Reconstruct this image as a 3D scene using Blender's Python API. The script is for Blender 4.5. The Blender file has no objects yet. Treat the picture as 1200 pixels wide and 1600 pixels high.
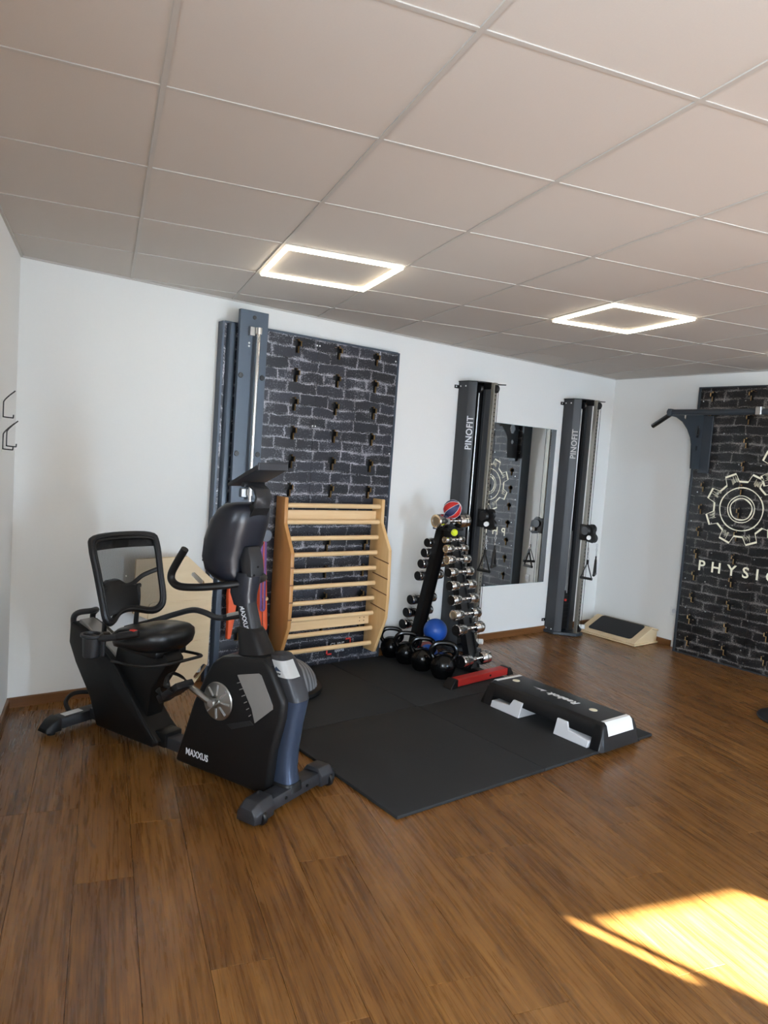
import bpy, bmesh, math, random
from mathutils import Vector, Matrix
random.seed(7)
S = bpy.context.scene
COL = S.collection
PI = math.pi
Hc = 2.519                                   # ceiling height
GI = Vector((.9588, -.2841, 0)); GJ = Vector((.2841, .9588, 0))      # directions of the ceiling grid and the planks
GROT = math.atan2(GI.y, GI.x)
G0 = Vector((-.2932, -3.0061, Hc)); TILE = .625

# ------------------------------------------------------------------ camera
cam = bpy.data.cameras.new('camera'); camo = bpy.data.objects.new('camera', cam); COL.objects.link(camo)
RR = Matrix(((.7891, .6142, -.0087), (-.6102, .7854, .1035), (.0704, -.0763, .9946)))
rt, fw, up = (Vector(RR.col[k]).normalized() for k in range(3))
M = Matrix.Identity(4)
for k in range(3):
    M[k][0] = rt[k]; M[k][1] = up[k]; M[k][2] = -fw[k]
M.translation = Vector((-.8212, -4.4001, 1.5731))
camo.matrix_world = M
cam.sensor_fit = 'VERTICAL'; cam.sensor_height = 36; cam.lens = 1119.85 * 36 / 1600
cam.clip_start = .05; cam.clip_end = 200
S.camera = camo

# ------------------------------------------------------------------ world, sun, added window fill, door daylight, exposure
w = bpy.data.worlds.new('sky'); S.world = w; w.use_nodes = True
bgn = w.node_tree.nodes['Background']; bgn.inputs[0].default_value = (.55, .72, 1, 1); bgn.inputs[1].default_value = 2.2
SUN_E = math.radians(21.5)
sd = (GI * -.497 + GJ * .868).normalized() * math.cos(SUN_E) + Vector((0, 0, -math.sin(SUN_E)))
sl = bpy.data.lights.new('sun', 'SUN'); sl.energy = 270; sl.angle = math.radians(.53); sl.color = (.84, .93, 1)
so = bpy.data.objects.new('sun', sl); COL.objects.link(so)
so.rotation_euler = sd.to_track_quat('-Z', 'Y').to_euler(); so.location = (2, -9, 6)
def area(name, center, direction, sx, sy, energy, color):
    a = bpy.data.lights.new(name, 'AREA'); a.shape = 'RECTANGLE'; a.size = sx; a.size_y = sy; a.energy = energy; a.color = color
    o = bpy.data.objects.new(name, a); COL.objects.link(o); o.location = center
    o.rotation_euler = Vector(direction).to_track_quat('-Z', 'Y').to_euler(); return o
V_REAR = -6.8
DOOR_U0, DOOR_U1, DOOR_Z = 4.568, 5.30, 1.955
WIN_V0, WIN_V1, WIN_Z0, WIN_Z1 = -6.5, -4.75, .85, 2.15
def guv(u, v, z=0): return GI * u + GJ * v + Vector((0, 0, z))
area('window_fill_light', guv(-.16, (WIN_V0 + WIN_V1) / 2, (WIN_Z0 + WIN_Z1) / 2), GI, 1.3, 1.75, 440, (.74, .87, 1))  # added fill light, shining through an invented window behind the camera
area('daylight_door', guv((DOOR_U0 + DOOR_U1) / 2, V_REAR - .16, 1.0), GJ, .7, 1.9, 190, (.58, .78, 1))
S.view_settings.view_transform = 'Standard'; S.view_settings.look = 'None'
S.view_settings.gamma = 1; S.view_settings.use_curve_mapping = False
S.view_settings.exposure = 0.15
S.cycles.blur_glossy = 0.05

# ------------------------------------------------------------------ material helpers
class NT:
    def __init__(s, name):
        s.m = bpy.data.materials.new(name); s.m.use_nodes = True; s.t = s.m.node_tree
        s.b = s.t.nodes['Principled BSDF']; s.out = s.t.nodes['Material Output']
    def n(s, typ, **kw):
        nd = s.t.nodes.new(typ)
        for k, v in kw.items():
            if k.startswith('i_'):
                key = k[2:]
                nd.inputs[int(key) if key.isdigit() else key].default_value = v
            else: setattr(nd, k, v)
        return nd
    def l(s, a, b): s.t.links.new(a, b)
    def math(s, op, a, b=None, c=None):
        nd = s.n('ShaderNodeMath', operation=op)
        for k, v in enumerate((a, b, c)):
            if v is None: continue
            if isinstance(v, (int, float)): nd.inputs[k].default_value = v
            else: s.l(v, nd.inputs[k])
        return nd.outputs[0]
    def ramp(s, fac, stops):
        nd = s.n('ShaderNodeValToRGB'); e = nd.color_ramp.elements
        while len(e) < len(stops): e.new(.5)
        for k, (p, c) in enumerate(stops): e[k].position = p; e[k].color = (*c, 1) if len(c) == 3 else c
        s.l(fac, nd.inputs[0]); return nd.outputs[0]
    def mix(s, fac, a, b, blend='MIX'):
        nd = s.n('ShaderNodeMix', data_type='RGBA', blend_type=blend)
        for sock, v in ((nd.inputs[0], fac), (nd.inputs[6], a), (nd.inputs[7], b)):
            if isinstance(v, (int, float)): sock.default_value = v
            elif isinstance(v, tuple): sock.default_value = (*v, 1) if len(v) == 3 else v
            else: s.l(v, sock)
        return nd.outputs[2]
    def bump(s, h, strength=.2, dist=.01):
        nd = s.n('ShaderNodeBump'); nd.inputs['Strength'].default_value = strength; nd.inputs['Distance'].default_value = dist
        s.l(h, nd.inputs['Height']); s.l(nd.outputs[0], s.b.inputs['Normal'])
def srgb(r, g, b):
    f = lambda c: (c / 255 / 12.92) if c / 255 <= .04045 else ((c / 255 + .055) / 1.055) ** 2.4
    return (f(r), f(g), f(b))
def plain(name, col, rough=.5, metal=0, var=.12, scale=30, bump=0, coat=0, spec=.5):
    q = NT(name); q.b.inputs['Roughness'].default_value = rough; q.b.inputs['Metallic'].default_value = metal
    q.b.inputs['Specular IOR Level'].default_value = spec
    if coat: q.b.inputs['Coat Weight'].default_value = coat
    tc = q.n('ShaderNodeTexCoord'); nz = q.n('ShaderNodeTexNoise', i_Scale=scale, i_Detail=3.0); q.l(tc.outputs['Object'], nz.inputs['Vector'])
    c = q.mix(nz.outputs[0], tuple(x * (1 - var) for x in col), tuple(min(1, x * (1 + var)) for x in col))
    q.l(c, q.b.inputs['Base Color'])
    if bump: q.bump(nz.outputs[0], bump, .004)
    return q.m
def emit(name, col, strength):
    q = NT(name); q.b.inputs['Base Color'].default_value = (*col, 1); q.b.inputs['Emission Color'].default_value = (*col, 1); q.b.inputs['Emission Strength'].default_value = strength
    return q.m
def wood(name, light, dark, axis=0, scale=1.0, rough=.4, rnd=.0, streak=26, obj_rand=False):
    q = NT(name); q.b.inputs['Roughness'].default_value = rough
    tc = q.n('ShaderNodeTexCoord'); mp = q.n('ShaderNodeMapping')
    sc = [streak * scale] * 3; sc[axis] = 1.4 * scale; mp.inputs['Scale'].default_value = sc
    q.l(tc.outputs['Object'], mp.inputs['Vector'])
    nz = q.n('ShaderNodeTexNoise', i_Scale=1.0, i_Detail=6.0, i_Roughness=.62, i_Distortion=.6, noise_dimensions='4D' if obj_rand else '3D')
    nz2 = q.n('ShaderNodeTexNoise', i_Scale=.35, i_Detail=3.0, noise_dimensions='4D' if obj_rand else '3D')
    q.l(mp.outputs[0], nz.inputs['Vector']); q.l(mp.outputs[0], nz2.inputs['Vector'])
    if obj_rand:
        oi = q.n('ShaderNodeObjectInfo'); r = q.math('MULTIPLY', oi.outputs['Random'], 47.0)
        q.l(r, nz.inputs['W']); q.l(r, nz2.inputs['W'])
    f = q.math('ADD', q.math('MULTIPLY', nz.outputs[0], .6), q.math('MULTIPLY', nz2.outputs[0], .4))
    if obj_rand: f = q.math('ADD', f, q.math('MULTIPLY', q.math('SUBTRACT', oi.outputs['Random'], .5), rnd))
    c = q.ramp(f, [(.32, dark), (.5, tuple((a + b) / 2 for a, b in zip(light, dark))), (.68, light)])
    q.l(c, q.b.inputs['Base Color']); q.bump(nz.outputs[0], .08, .002)
    return q.m

# ------------------------------------------------------------------ materials
def m_plank():
    q = NT('floor plank vinyl oak'); q.b.inputs['Roughness'].default_value = .36; q.b.inputs['Specular IOR Level'].default_value = .5
    tc = q.n('ShaderNodeTexCoord'); oi = q.n('ShaderNodeObjectInfo'); r = q.math('MULTIPLY', oi.outputs['Random'], 61.0)
    def nz(sx, sy, det, dist, rough=.6):
        mp = q.n('ShaderNodeMapping'); mp.inputs['Scale'].default_value = (sx, sy, 1); q.l(tc.outputs['Object'], mp.inputs['Vector'])
        n = q.n('ShaderNodeTexNoise', i_Scale=1.0, i_Detail=det, i_Roughness=rough, i_Distortion=dist, noise_dimensions='4D')
        q.l(mp.outputs[0], n.inputs['Vector']); q.l(r, n.inputs['W']); return n.outputs[0]
    fine = nz(240, 6, 5, .3, .7); mid = nz(60, 2.4, 5, 1.0, .65); broad = nz(12, .9, 4, 1.2); knot = nz(11, 3.4, 2, 1.5)
    f = q.math('ADD', q.math('ADD', q.math('MULTIPLY', fine, .34), q.math('MULTIPLY', mid, .32)), q.math('MULTIPLY', broad, .34))
    f = q.math('ADD', f, q.math('MULTIPLY', q.math('SUBTRACT', oi.outputs['Random'], .5), .05))
    c = q.ramp(f, [(.33, srgb(54, 33, 14)), (.45, srgb(101, 64, 27)), (.54, srgb(130, 87, 40)), (.68, srgb(166, 118, 62))])
    km = q.ramp(knot, [(.66, (0, 0, 0)), (.78, (.75, .75, .75))])
    c = q.mix(km, c, srgb(66, 46, 32))
    q.l(c, q.b.inputs['Base Color']); q.bump(fine, .10, .002)
    ro = q.math('ADD', q.math('MULTIPLY', mid, .16), .20); q.l(ro, q.b.inputs['Roughness'])
    return q.m
def m_brick(name, ua, lum=1.0, chalk=1.0, white=(214, 212, 220), base=((20, 21, 25), (44, 46, 55))):
    """printed black brick with chalky joint lines; ua = index of the horizontal object axis"""
    q = NT(name); q.b.inputs['Roughness'].default_value = .45; q.b.inputs['Specular IOR Level'].default_value = .4
    tc = q.n('ShaderNodeTexCoord'); sp = q.n('ShaderNodeSeparateXYZ'); q.l(tc.outputs['Object'], sp.inputs[0])
    cb = q.n('ShaderNodeCombineXYZ'); q.l(sp.outputs[ua], cb.inputs[0]); q.l(sp.outputs[2], cb.inputs[1])
    nz = q.n('ShaderNodeTexNoise', i_Scale=4.5, i_Detail=4.0, i_Roughness=.6); q.l(cb.outputs[0], nz.inputs['Vector'])
    off = q.n('ShaderNodeVectorMath', operation='MULTIPLY_ADD'); q.l(nz.outputs['Color'], off.inputs[0])
    off.inputs[1].default_value = (.07, .06, 0); q.l(cb.outputs[0], off.inputs[2])
    def brick(shift, ms, smooth):
        mv = q.n('ShaderNodeVectorMath', operation='ADD'); mv.inputs[1].default_value = (.31, shift, 0); q.l(off.outputs[0], mv.inputs[0])
        b = q.n('ShaderNodeTexBrick', offset=.43, squash=.8, squash_frequency=3)
        b.inputs['Scale'].default_value = 1; b.inputs['Mortar Size'].default_value = ms; b.inputs['Mortar Smooth'].default_value = smooth
        b.inputs['Brick Width'].default_value = .235; b.inputs['Row Height'].default_value = .077
        b.inputs['Color1'].default_value = (*srgb(*base[0]), 1); b.inputs['Color2'].default_value = (*srgb(*base[1]), 1); b.inputs['Mortar'].default_value = (*srgb(8, 8, 10), 1)
        q.l(mv.outputs[0], b.inputs['Vector']); return b
    b1 = brick(0, .006, .4); b2 = brick(.005, .0026, .3); b3 = brick(.003, .020, 1.0)
    n2 = q.n('ShaderNodeTexNoise', i_Scale=11.0, i_Detail=5.0, i_Roughness=.7); q.l(cb.outputs[0], n2.inputs['Vector'])
    n3 = q.n('ShaderNodeTexNoise', i_Scale=95.0, i_Detail=5.0, i_Roughness=.75); q.l(cb.outputs[0], n3.inputs['Vector'])
    n4 = q.n('ShaderNodeTexNoise', i_Scale=6.0, i_Detail=3.0); q.l(cb.outputs[0], n4.inputs['Vector'])
    msk = q.ramp(n2.outputs[0], [(.44, (0, 0, 0)), (.62, (1, 1, 1))])
    line = q.math('MULTIPLY', b2.outputs['Fac'], msk)
    sc = q.math('ADD', q.math('ADD', n3.outputs[0], q.math('MULTIPLY', b3.outputs['Fac'], .16)), q.math('MULTIPLY', q.math('SUBTRACT', n4.outputs[0], .5), .55))
    spk = q.ramp(sc, [(.58, (0, 0, 0)), (.78, (1, 1, 1))])
    mk = q.math('MINIMUM', q.math('ADD', q.math('MULTIPLY', line, .55 * chalk), q.math('MULTIPLY', spk, .50 * chalk)), 1.0)
    n5 = q.ramp(n3.outputs[0], [(.35, (.55, .55, .55)), (.65, (1.2, 1.2, 1.2))])
    c = q.mix(1.0, b1.outputs['Color'], n5, 'MULTIPLY')
    c = q.mix(mk, c, srgb(*white)); q.l(c, q.b.inputs['Base Color'])
    return q.m
def m_glass():
    q = NT('window glass'); tr = q.n('ShaderNodeBsdfTransparent'); gl = q.n('ShaderNodeBsdfGlossy', i_Roughness=.02)
    mx = q.n('ShaderNodeMixShader'); mx.inputs[0].default_value = .08
    q.l(tr.outputs[0], mx.inputs[1]); q.l(gl.outputs[0], mx.inputs[2]); q.l(mx.outputs[0], q.out.inputs[0]); return q.m
def m_net():
    q = NT('woven mesh fabric'); tr = q.n('ShaderNodeBsdfTransparent'); mx = q.n('ShaderNodeMixShader')
    tc = q.n('ShaderNodeTexCoord'); nz = q.n('ShaderNodeTexChecker', i_Scale=260.0); q.l(tc.outputs['Object'], nz.inputs['Vector'])
    q.b.inputs['Base Color'].default_value = (.012, .012, .014, 1); q.b.inputs['Roughness'].default_value = .7
    fac = q.math('ADD', q.math('MULTIPLY', nz.outputs['Fac'], .16), .58)
    q.l(fac, mx.inputs[0]); q.l(tr.outputs[0], mx.inputs[1]); q.l(q.b.outputs[0], mx.inputs[2]); q.l(mx.outputs[0], q.out.inputs[0]); return q.m
def m_bosu():
    q = NT('grey swirled rubber dome'); q.b.inputs['Roughness'].default_value = .4
    tc = q.n('ShaderNodeTexCoord'); wv = q.n('ShaderNodeTexWave', i_Scale=9.0, i_Distortion=7.0, i_Detail=1.0); wv.inputs['Detail Scale'].default_value = .6
    q.l(tc.outputs['Object'], wv.inputs['Vector'])
    c = q.ramp(wv.outputs['Fac'], [(.35, srgb(88, 90, 94)), (.75, srgb(140, 142, 146))]); q.l(c, q.b.inputs['Base Color']); q.bump(wv.outputs['Fac'], .3, .004); return q.m
MAT = dict(
    wall=plain('white wall paint', srgb(232, 231, 227), .85, var=.012, scale=60, bump=.02),
    tile=plain('mineral ceiling tile', srgb(194, 186, 177), .9, var=.03, scale=240, bump=.05),
    tbar=plain('white painted steel tee bar', srgb(182, 176, 168), .5, var=.01),
    plank=m_plank(), underlay=plain('dark floor underlay', srgb(38, 26, 16), .8),
    skirt=wood('brown skirting foil', srgb(134, 88, 46), srgb(88, 54, 26), axis=0, rough=.4),
    black=plain('black plastic', srgb(14, 14, 15), .45, var=.08, spec=.35),
    satin=plain('black satin plastic', srgb(19, 19, 21), .34, var=.06, spec=.4),
    vinyl=plain('black seat vinyl', srgb(16, 16, 17), .34, var=.1, scale=60, bump=.04),
    graph=plain('graphite grey plastic', srgb(48, 49, 53), .40, .2, var=.04),
    dkgrey=plain('dark grey plastic', srgb(30, 31, 34), .42, var=.05),
    navy=plain('dark blue grey lacquer', srgb(22, 25, 34), .34, .1, var=.04),
    bluemet=plain('blue grey metallic paint', srgb(70, 82, 104), .30, .55, var=.04),
    upr=plain('galvanised upright', srgb(128, 124, 114), .42, .55, var=.05),
    silver=plain('brushed silver plastic', srgb(150, 147, 143), .38, .35, var=.03),
    chrome=plain('polished chrome', (.72, .72, .72), .10, 1.0, var=.02),
    chromed=plain('dull chrome', (.42, .42, .40), .30, 1.0, var=.04),
    steel=plain('zinc steel', (.6, .6, .6), .3, 1.0, var=.05),
    white=plain('white plastic', srgb(232, 232, 230), .45, var=.01),
    ltgrey=plain('light grey plastic', srgb(206, 207, 210), .5, var=.01),
    whitep=plain('white print', srgb(225, 226, 230), .5, var=.01), cream=plain('cream chalk print', srgb(236, 230, 204), .6, var=.05, scale=120),
    cream2=plain('worn cream chalk hatching', srgb(190, 184, 160), .6, var=.4, scale=160),
    red=plain('red lacquer', srgb(176, 40, 34), .4, var=.05), redp=plain('red print', srgb(214, 60, 52), .5),
    frame=plain('anthracite blue powder coat', srgb(62, 72, 84), .42, .1, var=.03),
    frame2=plain('dark anthracite powder coat', srgb(46, 52, 58), .42, .1, var=.03),
    tower=plain('anthracite tower steel', srgb(50, 52, 55), .40, .15, var=.03), towerin=plain('black tower inside', srgb(14, 14, 15), .5),
    holewood=wood('raw plywood behind slots', srgb(128, 104, 62), srgb(86, 66, 36), axis=0),
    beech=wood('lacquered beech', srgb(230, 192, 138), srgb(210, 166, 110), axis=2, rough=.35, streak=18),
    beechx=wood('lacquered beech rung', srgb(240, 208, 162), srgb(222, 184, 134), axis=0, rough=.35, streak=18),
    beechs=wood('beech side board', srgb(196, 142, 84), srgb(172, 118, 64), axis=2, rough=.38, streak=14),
    ply=wood('birch plywood', srgb(232, 208, 170), srgb(214, 186, 144), axis=0, rough=.5, streak=10),
    plyedge=wood('plywood edge', srgb(176, 146, 96), srgb(128, 98, 58), axis=0, rough=.6),
    rubber=plain('black rubber mat', srgb(27, 28, 29), .75, var=.16, scale=90, bump=.1),
    grip=plain('black grip tape', srgb(30, 31, 33), .8, var=.2, scale=400, bump=.1),
    iron=plain('glossy black enamel', srgb(9, 9, 10), .20, var=.05, spec=.35),
    blueball=plain('blue rubber ball', srgb(36, 86, 176), .34, var=.05),
    tennis=plain('yellow tennis felt', srgb(214, 226, 40), .8, var=.08, scale=300, bump=.2),
    bred=plain('red ball panel', srgb(206, 44, 40), .5, var=.06), bblue=plain('navy ball panel', srgb(34, 38, 84), .5, var=.06),
    orange=plain('orange elastic band', srgb(232, 92, 44), .55, var=.06), purple=plain('purple elastic band', srgb(98, 56, 120), .55, var=.06), redband=plain('red elastic band', srgb(196, 46, 40), .55),
    discgrey=plain('grey rubber cap', srgb(92, 98, 108), .5), bosu=m_bosu(),
    mirror=plain('mirror silvering', (.90, .91, .91), .012, 1.0, var=0), mirroredge=plain('mirror edge glass', srgb(150, 176, 176), .2),
    glass=m_glass(), net=m_net(), led=emit('led strip', (1, .90, .70), 16), ledframe=plain('led frame aluminium', srgb(206, 204, 198), .45),
    brickL=m_brick('black brick print of the peg wall', 0, 1.0, .88, base=((20, 22, 29), (42, 44, 54))), brickR=m_brick('black brick print of the logo wall', 1, .7, .55, white=(190, 182, 176), base=((10, 10, 11), (26, 24, 25))),
    socket=plain('white socket', srgb(226, 226, 222), .4, var=.01), wire=plain('black wire', srgb(18, 18, 18), .4))

# ------------------------------------------------------------------ mesh helpers
class MB:
    def __init__(s): s.bm = bmesh.new()
    def _new(s, verts, faces):
        vs = [s.bm.verts.new(v) for v in verts]
        for f in faces:
            try: s.bm.faces.new([vs[i] for i in f])
            except ValueError: pass
        return vs
    def box(s, x0, x1, y0, y1, z0, z1):
        s._new([(x0, y0, z0), (x1, y0, z0), (x1, y1, z0), (x0, y1, z0), (x0, y0, z1), (x1, y0, z1), (x1, y1, z1), (x0, y1, z1)],
               [(0, 3, 2, 1), (4, 5, 6, 7), (0, 1, 5, 4), (1, 2, 6, 5), (2, 3, 7, 6), (3, 0, 4, 7)]); return s
    def prism(s, poly, a, b, axis='z'):
        f = {'z': lambda p, t: (p[0], p[1], t), 'y': lambda p, t: (p[0], t, p[1]), 'x': lambda p, t: (t, p[0], p[1])}[axis]
        n = len(poly)
        s._new([f(p, a) for p in poly] + [f(p, b) for p in poly],
               [tuple(range(n))[::-1], tuple(range(n, 2 * n))] + [(i, (i + 1) % n, n + (i + 1) % n, n + i) for i in range(n)]); return s
    def loft(s, secs, cap=True, closed=True):
        n = len(secs[0]); m = len(secs); fs = []
        for k in range(m - 1):
            for i in range(n if closed else n - 1):
                fs.append((k * n + i, k * n + (i + 1) % n, (k + 1) * n + (i + 1) % n, (k + 1) * n + i))
        if cap and closed: fs += [tuple(range(n))[::-1], tuple(range((m - 1) * n, m * n))]
        s._new([p for q in secs for p in q], fs); return s
    def tube(s, pts, r, n=10, closed=False, flat=None, up=None):
        P = [Vector(p) for p in pts]; m = len(P); rs = r if isinstance(r, (list, tuple)) else [r] * m
        secs = []; ref = None
        for k in range(m):
            if closed: t = P[(k + 1) % m] - P[k - 1]
            else: t = P[min(k + 1, m - 1)] - P[max(k - 1, 0)]
            t.normalize()
            if ref is None:
                ref = Vector(up) if up else (Vector((0, 0, 1)) if abs(t.z) < .9 else Vector((1, 0, 0)))
            u = ref - t * ref.dot(t); u.normalize(); v = t.cross(u)
            if not up: ref = u
            fl = flat or (1, 1)
            secs.append([tuple(P[k] + u * (math.cos(2 * PI * i / n) * rs[k] * fl[0]) + v * (math.sin(2 * PI * i / n) * rs[k] * fl[1])) for i in range(n)])
        if closed: secs.append(secs[0]); s.loft(secs, cap=False)
        else: s.loft(secs)
        return s
    def cyl(s, p0, p1, r0, r1=None, n=20):
        return s.tube([p0, p1], [r0, r0 if r1 is None else r1], n)
    def lathe(s, prof, c=(0, 0, 0), n=28, axis='z'):
        c = Vector(c)
        def pt(r, h, a):
            d = {'z': (r * math.cos(a), r * math.sin(a), h), 'x': (h, r * math.cos(a), r * math.sin(a)), 'y': (r * math.cos(a), h, r * math.sin(a))}[axis]
            return tuple(c + Vector(d))
        s.loft([[pt(max(r, 1e-4), h, 2 * PI * i / n) for i in range(n)] for r, h in prof]); return s
    def sphere(s, c, r, n=24, sq=(1, 1, 1)):
        k = n // 2
        secs = [[(c[0] + sq[0] * r * max(math.sin(PI * j / k), 1e-3) * math.cos(2 * PI * i / n), c[1] + sq[1] * r * max(math.sin(PI * j / k), 1e-3) * math.sin(2 * PI * i / n), c[2] - sq[2] * r * math.cos(PI * j / k)) for i in range(n)] for j in range(k + 1)]
        s.loft(secs); return s
    def bevel(s, w, seg=2, ang=25):
        s.bm.normal_update(); bmesh.ops.remove_doubles(s.bm, verts=s.bm.verts, dist=1e-5); bmesh.ops.recalc_face_normals(s.bm, faces=s.bm.faces)
        es = [e for e in s.bm.edges if len(e.link_faces) == 2 and e.calc_face_angle(0) > math.radians(ang)]
        bmesh.ops.bevel(s.bm, geom=es, offset=w, segments=seg, profile=.5, affect='EDGES', clamp_overlap=True); return s
    def xf(s, M): bmesh.ops.transform(s.bm, matrix=M, verts=s.bm.verts); return s
    def mesh(s, name, smooth=30):
        bmesh.ops.recalc_face_normals(s.bm, faces=s.bm.faces)
        me = bpy.data.meshes.new(name); s.bm.to_mesh(me); s.bm.free()
        if smooth:
            me.shade_smooth(); me.set_sharp_from_angle(angle=math.radians(smooth))
        return me
    def build(s, name, mat, parent=None, loc=None, smooth=30, rot=None):
        return link(name, s.mesh(name, smooth), mat, parent, loc, rot)
def link(name, me, mat, parent=None, loc=None, rot=None):
    if mat and not me.materials: me.materials.append(MAT[mat] if isinstance(mat, str) else mat)
    o = bpy.data.objects.new(name, me); COL.objects.link(o)
    if parent: o.parent = parent
    if loc is not None: o.location = loc
    if rot is not None: o.rotation_euler = rot
    return o
def empty(name, loc, rz=0):
    o = bpy.data.objects.new(name, None); COL.objects.link(o); o.location = loc; o.rotation_euler = (0, 0, rz); o.empty_display_size = .1; return o
def tag(o, label=None, cat=None, group=None, kind=None):
    if label: o['label'] = label
    if cat: o['category'] = cat
    if group: o['group'] = group
    if kind: o['kind'] = kind
    return o
def struct(o, label=None): o['kind'] = 'structure'; o['label'] = label or o.name.replace('_', ' '); return o
def curve_mesh(splines, thick, name='sheet'):
    """flat sheet in XY with holes, thickness along Z (0..thick)"""
    cu = bpy.data.curves.new(name, 'CURVE'); cu.dimensions = '2D'; cu.fill_mode = 'BOTH'; cu.extrude = thick / 2
    for pts in splines:
        sp = cu.splines.new('POLY'); sp.points.add(len(pts) - 1); sp.use_cyclic_u = True
        for k, p in enumerate(pts): sp.points[k].co = (p[0], p[1], 0, 1)
    return obj_to_mesh(cu, name, thick / 2)
def obj_to_mesh(cu, name, dz=0):
    o = bpy.data.objects.new('tmp', cu); COL.objects.link(o)
    dg = bpy.context.evaluated_depsgraph_get(); dg.update()
    me = bpy.data.meshes.new_from_object(o.evaluated_get(dg)); me.name = name
    bpy.data.objects.remove(o); bpy.data.curves.remove(cu)
    if dz: me.transform(Matrix.Translation((0, 0, dz)))
    me.materials.clear(); return me
def basis(xa, ya, o):
    xa = Vector(xa).normalized(); ya = Vector(ya).normalized(); za = xa.cross(ya); ya = za.cross(xa)
    m = Matrix.Identity(4)
    for k in range(3): m[k][0] = xa[k]; m[k][1] = ya[k]; m[k][2] = za[k]
    m.translation = Vector(o); return m
def lettering(text, size, xa, ya, o, mat, parent, name='lettering', ext=.0006, bold=0, space=1.0, width=1.0, shear=0, label=None):
    cu = bpy.data.curves.new(name, 'FONT'); cu.body = text; cu.size = size; cu.extrude = ext; cu.offset = bold; cu.space_character = space; cu.align_x = 'LEFT'; cu.shear = shear; cu.resolution_u = 3
    me = obj_to_mesh(cu, name); me.transform(Matrix.Scale(width, 4, (1, 0, 0))); me.transform(basis(xa, ya, o))
    ob = link(name, me, mat, parent)
    if label: ob['label'] = label
    return ob
def rrect(x0, x1, y0, y1, r, n=5):
    out = []
    for cx, cy, a0 in ((x1 - r, y1 - r, 0), (x0 + r, y1 - r, PI / 2), (x0 + r, y0 + r, PI), (x1 - r, y0 + r, 1.5 * PI)):
        for k in range(n + 1): a = a0 + PI / 2 * k / n; out.append((cx + r * math.cos(a), cy + r * math.sin(a)))
    return out
def smoothpath(pts, n=6, closed=False):
    P = [Vector(p) for p in pts]; m = len(P); out = []
    for k in range(m if closed else m - 1):
        p0 = P[k - 1] if (closed or k > 0) else P[0] * 2 - P[1]
        p1 = P[k]; p2 = P[(k + 1) % m]; p3 = P[(k + 2) % m] if (closed or k + 2 < m) else P[-1] * 2 - P[-2]
        for i in range(n):
            t = i / n
            out.append(.5 * ((2 * p1) + (-p0 + p2) * t + (2 * p0 - 5 * p1 + 4 * p2 - p3) * t * t + (-p0 + 3 * p1 - 3 * p2 + p3) * t ** 3))
    if not closed: out.append(P[-1])
    return out
def superell(cx, cy, z, hx, hy, n=28, e=2.6):
    o = []
    for i in range(n):
        a = 2 * PI * i / n; c, s_ = math.cos(a), math.sin(a)
        o.append((cx + hx * math.copysign(abs(c) ** (2 / e), c), cy + hy * math.copysign(abs(s_) ** (2 / e), s_), z))
    return o
def clip(poly, room):
    """Sutherland-Hodgman against a convex counter-clockwise room outline"""
    out = poly
    for k in range(len(room)):
        a, b = room[k], room[(k + 1) % len(room)]; nx, ny = -(b[1] - a[1]), b[0] - a[0]
        ins = lambda p: (p[0] - a[0]) * nx + (p[1] - a[1]) * ny >= -1e-9
        src, out = out, []
        for i in range(len(src)):
            p, q = src[i], src[(i + 1) % len(src)]
            if ins(p): out.append(p)
            if ins(p) != ins(q):
                d1 = (p[0] - a[0]) * nx + (p[1] - a[1]) * ny; d2 = (q[0] - a[0]) * nx + (q[1] - a[1]) * ny; t = d1 / (d1 - d2)
                out.append((p[0] + (q[0] - p[0]) * t, p[1] + (q[1] - p[1]) * t))
        if len(out) < 3: return []
    return out
def parea(p): return abs(sum(p[i][0] * p[(i + 1) % len(p)][1] - p[(i + 1) % len(p)][0] * p[i][1] for i in range(len(p)))) / 2

# ------------------------------------------------------------------ room shell
RK = .05                                                   # slight skew of the right wall
RW = lambda y: 5.47 + RK * y
A_ = (0, 0); B_ = (5.47, 0)
RL = guv(0, V_REAR); tmp_u = (5.47 + RK * RL.y - RL.x) / (GI.x - RK * GI.y); RRc = guv(tmp_u, V_REAR)
ROOM = [A_, (RL.x, RL.y), (RRc.x, RRc.y), B_]              # counter-clockwise
T_ = .12
def wallprism(segs, name, label, T_=T_):
    """segs: (p, q, z0, z1, outward normal)"""
    mb = MB()
    for p, q, z0, z1, nrm in segs:
        p = Vector((p[0], p[1])); q = Vector((q[0], q[1])); n2 = Vector(nrm[:2]) * T_
        mb.prism([tuple(p), tuple(q), tuple(q + n2), tuple(p + n2)], z0, z1, 'z')
    return struct(mb.build(name, 'wall', smooth=0), label)
rn = Vector((1, -RK, 0)).normalized()
wallprism([((-.3, 0), (5.62, 0), -.02, Hc + .1, (0, 1))], 'wall_back', 'long white wall behind the training equipment')
wallprism([((5.47, 0), (RRc.x, RRc.y), -.02, Hc + .1, rn)], 'wall_right', 'white side wall carrying the black logo panel')
L = lambda v: tuple(guv(0, v))[:2]
ln = tuple(-GI)
wallprism([((0, 0), L(WIN_V1), -.02, Hc + .1, ln), (L(WIN_V1), L(WIN_V0), -.02, WIN_Z0, ln), (L(WIN_V1), L(WIN_V0), WIN_Z1, Hc + .1, ln), (L(WIN_V0), L(V_REAR), -.02, Hc + .1, ln)], 'wall_left', 'white side wall with the wire hooks')
Rr = lambda u: tuple(guv(u, V_REAR))[:2]
rnn = tuple(-GJ); SL0, SL1 = DOOR_U0 - .062, DOOR_U0 - .027
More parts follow.
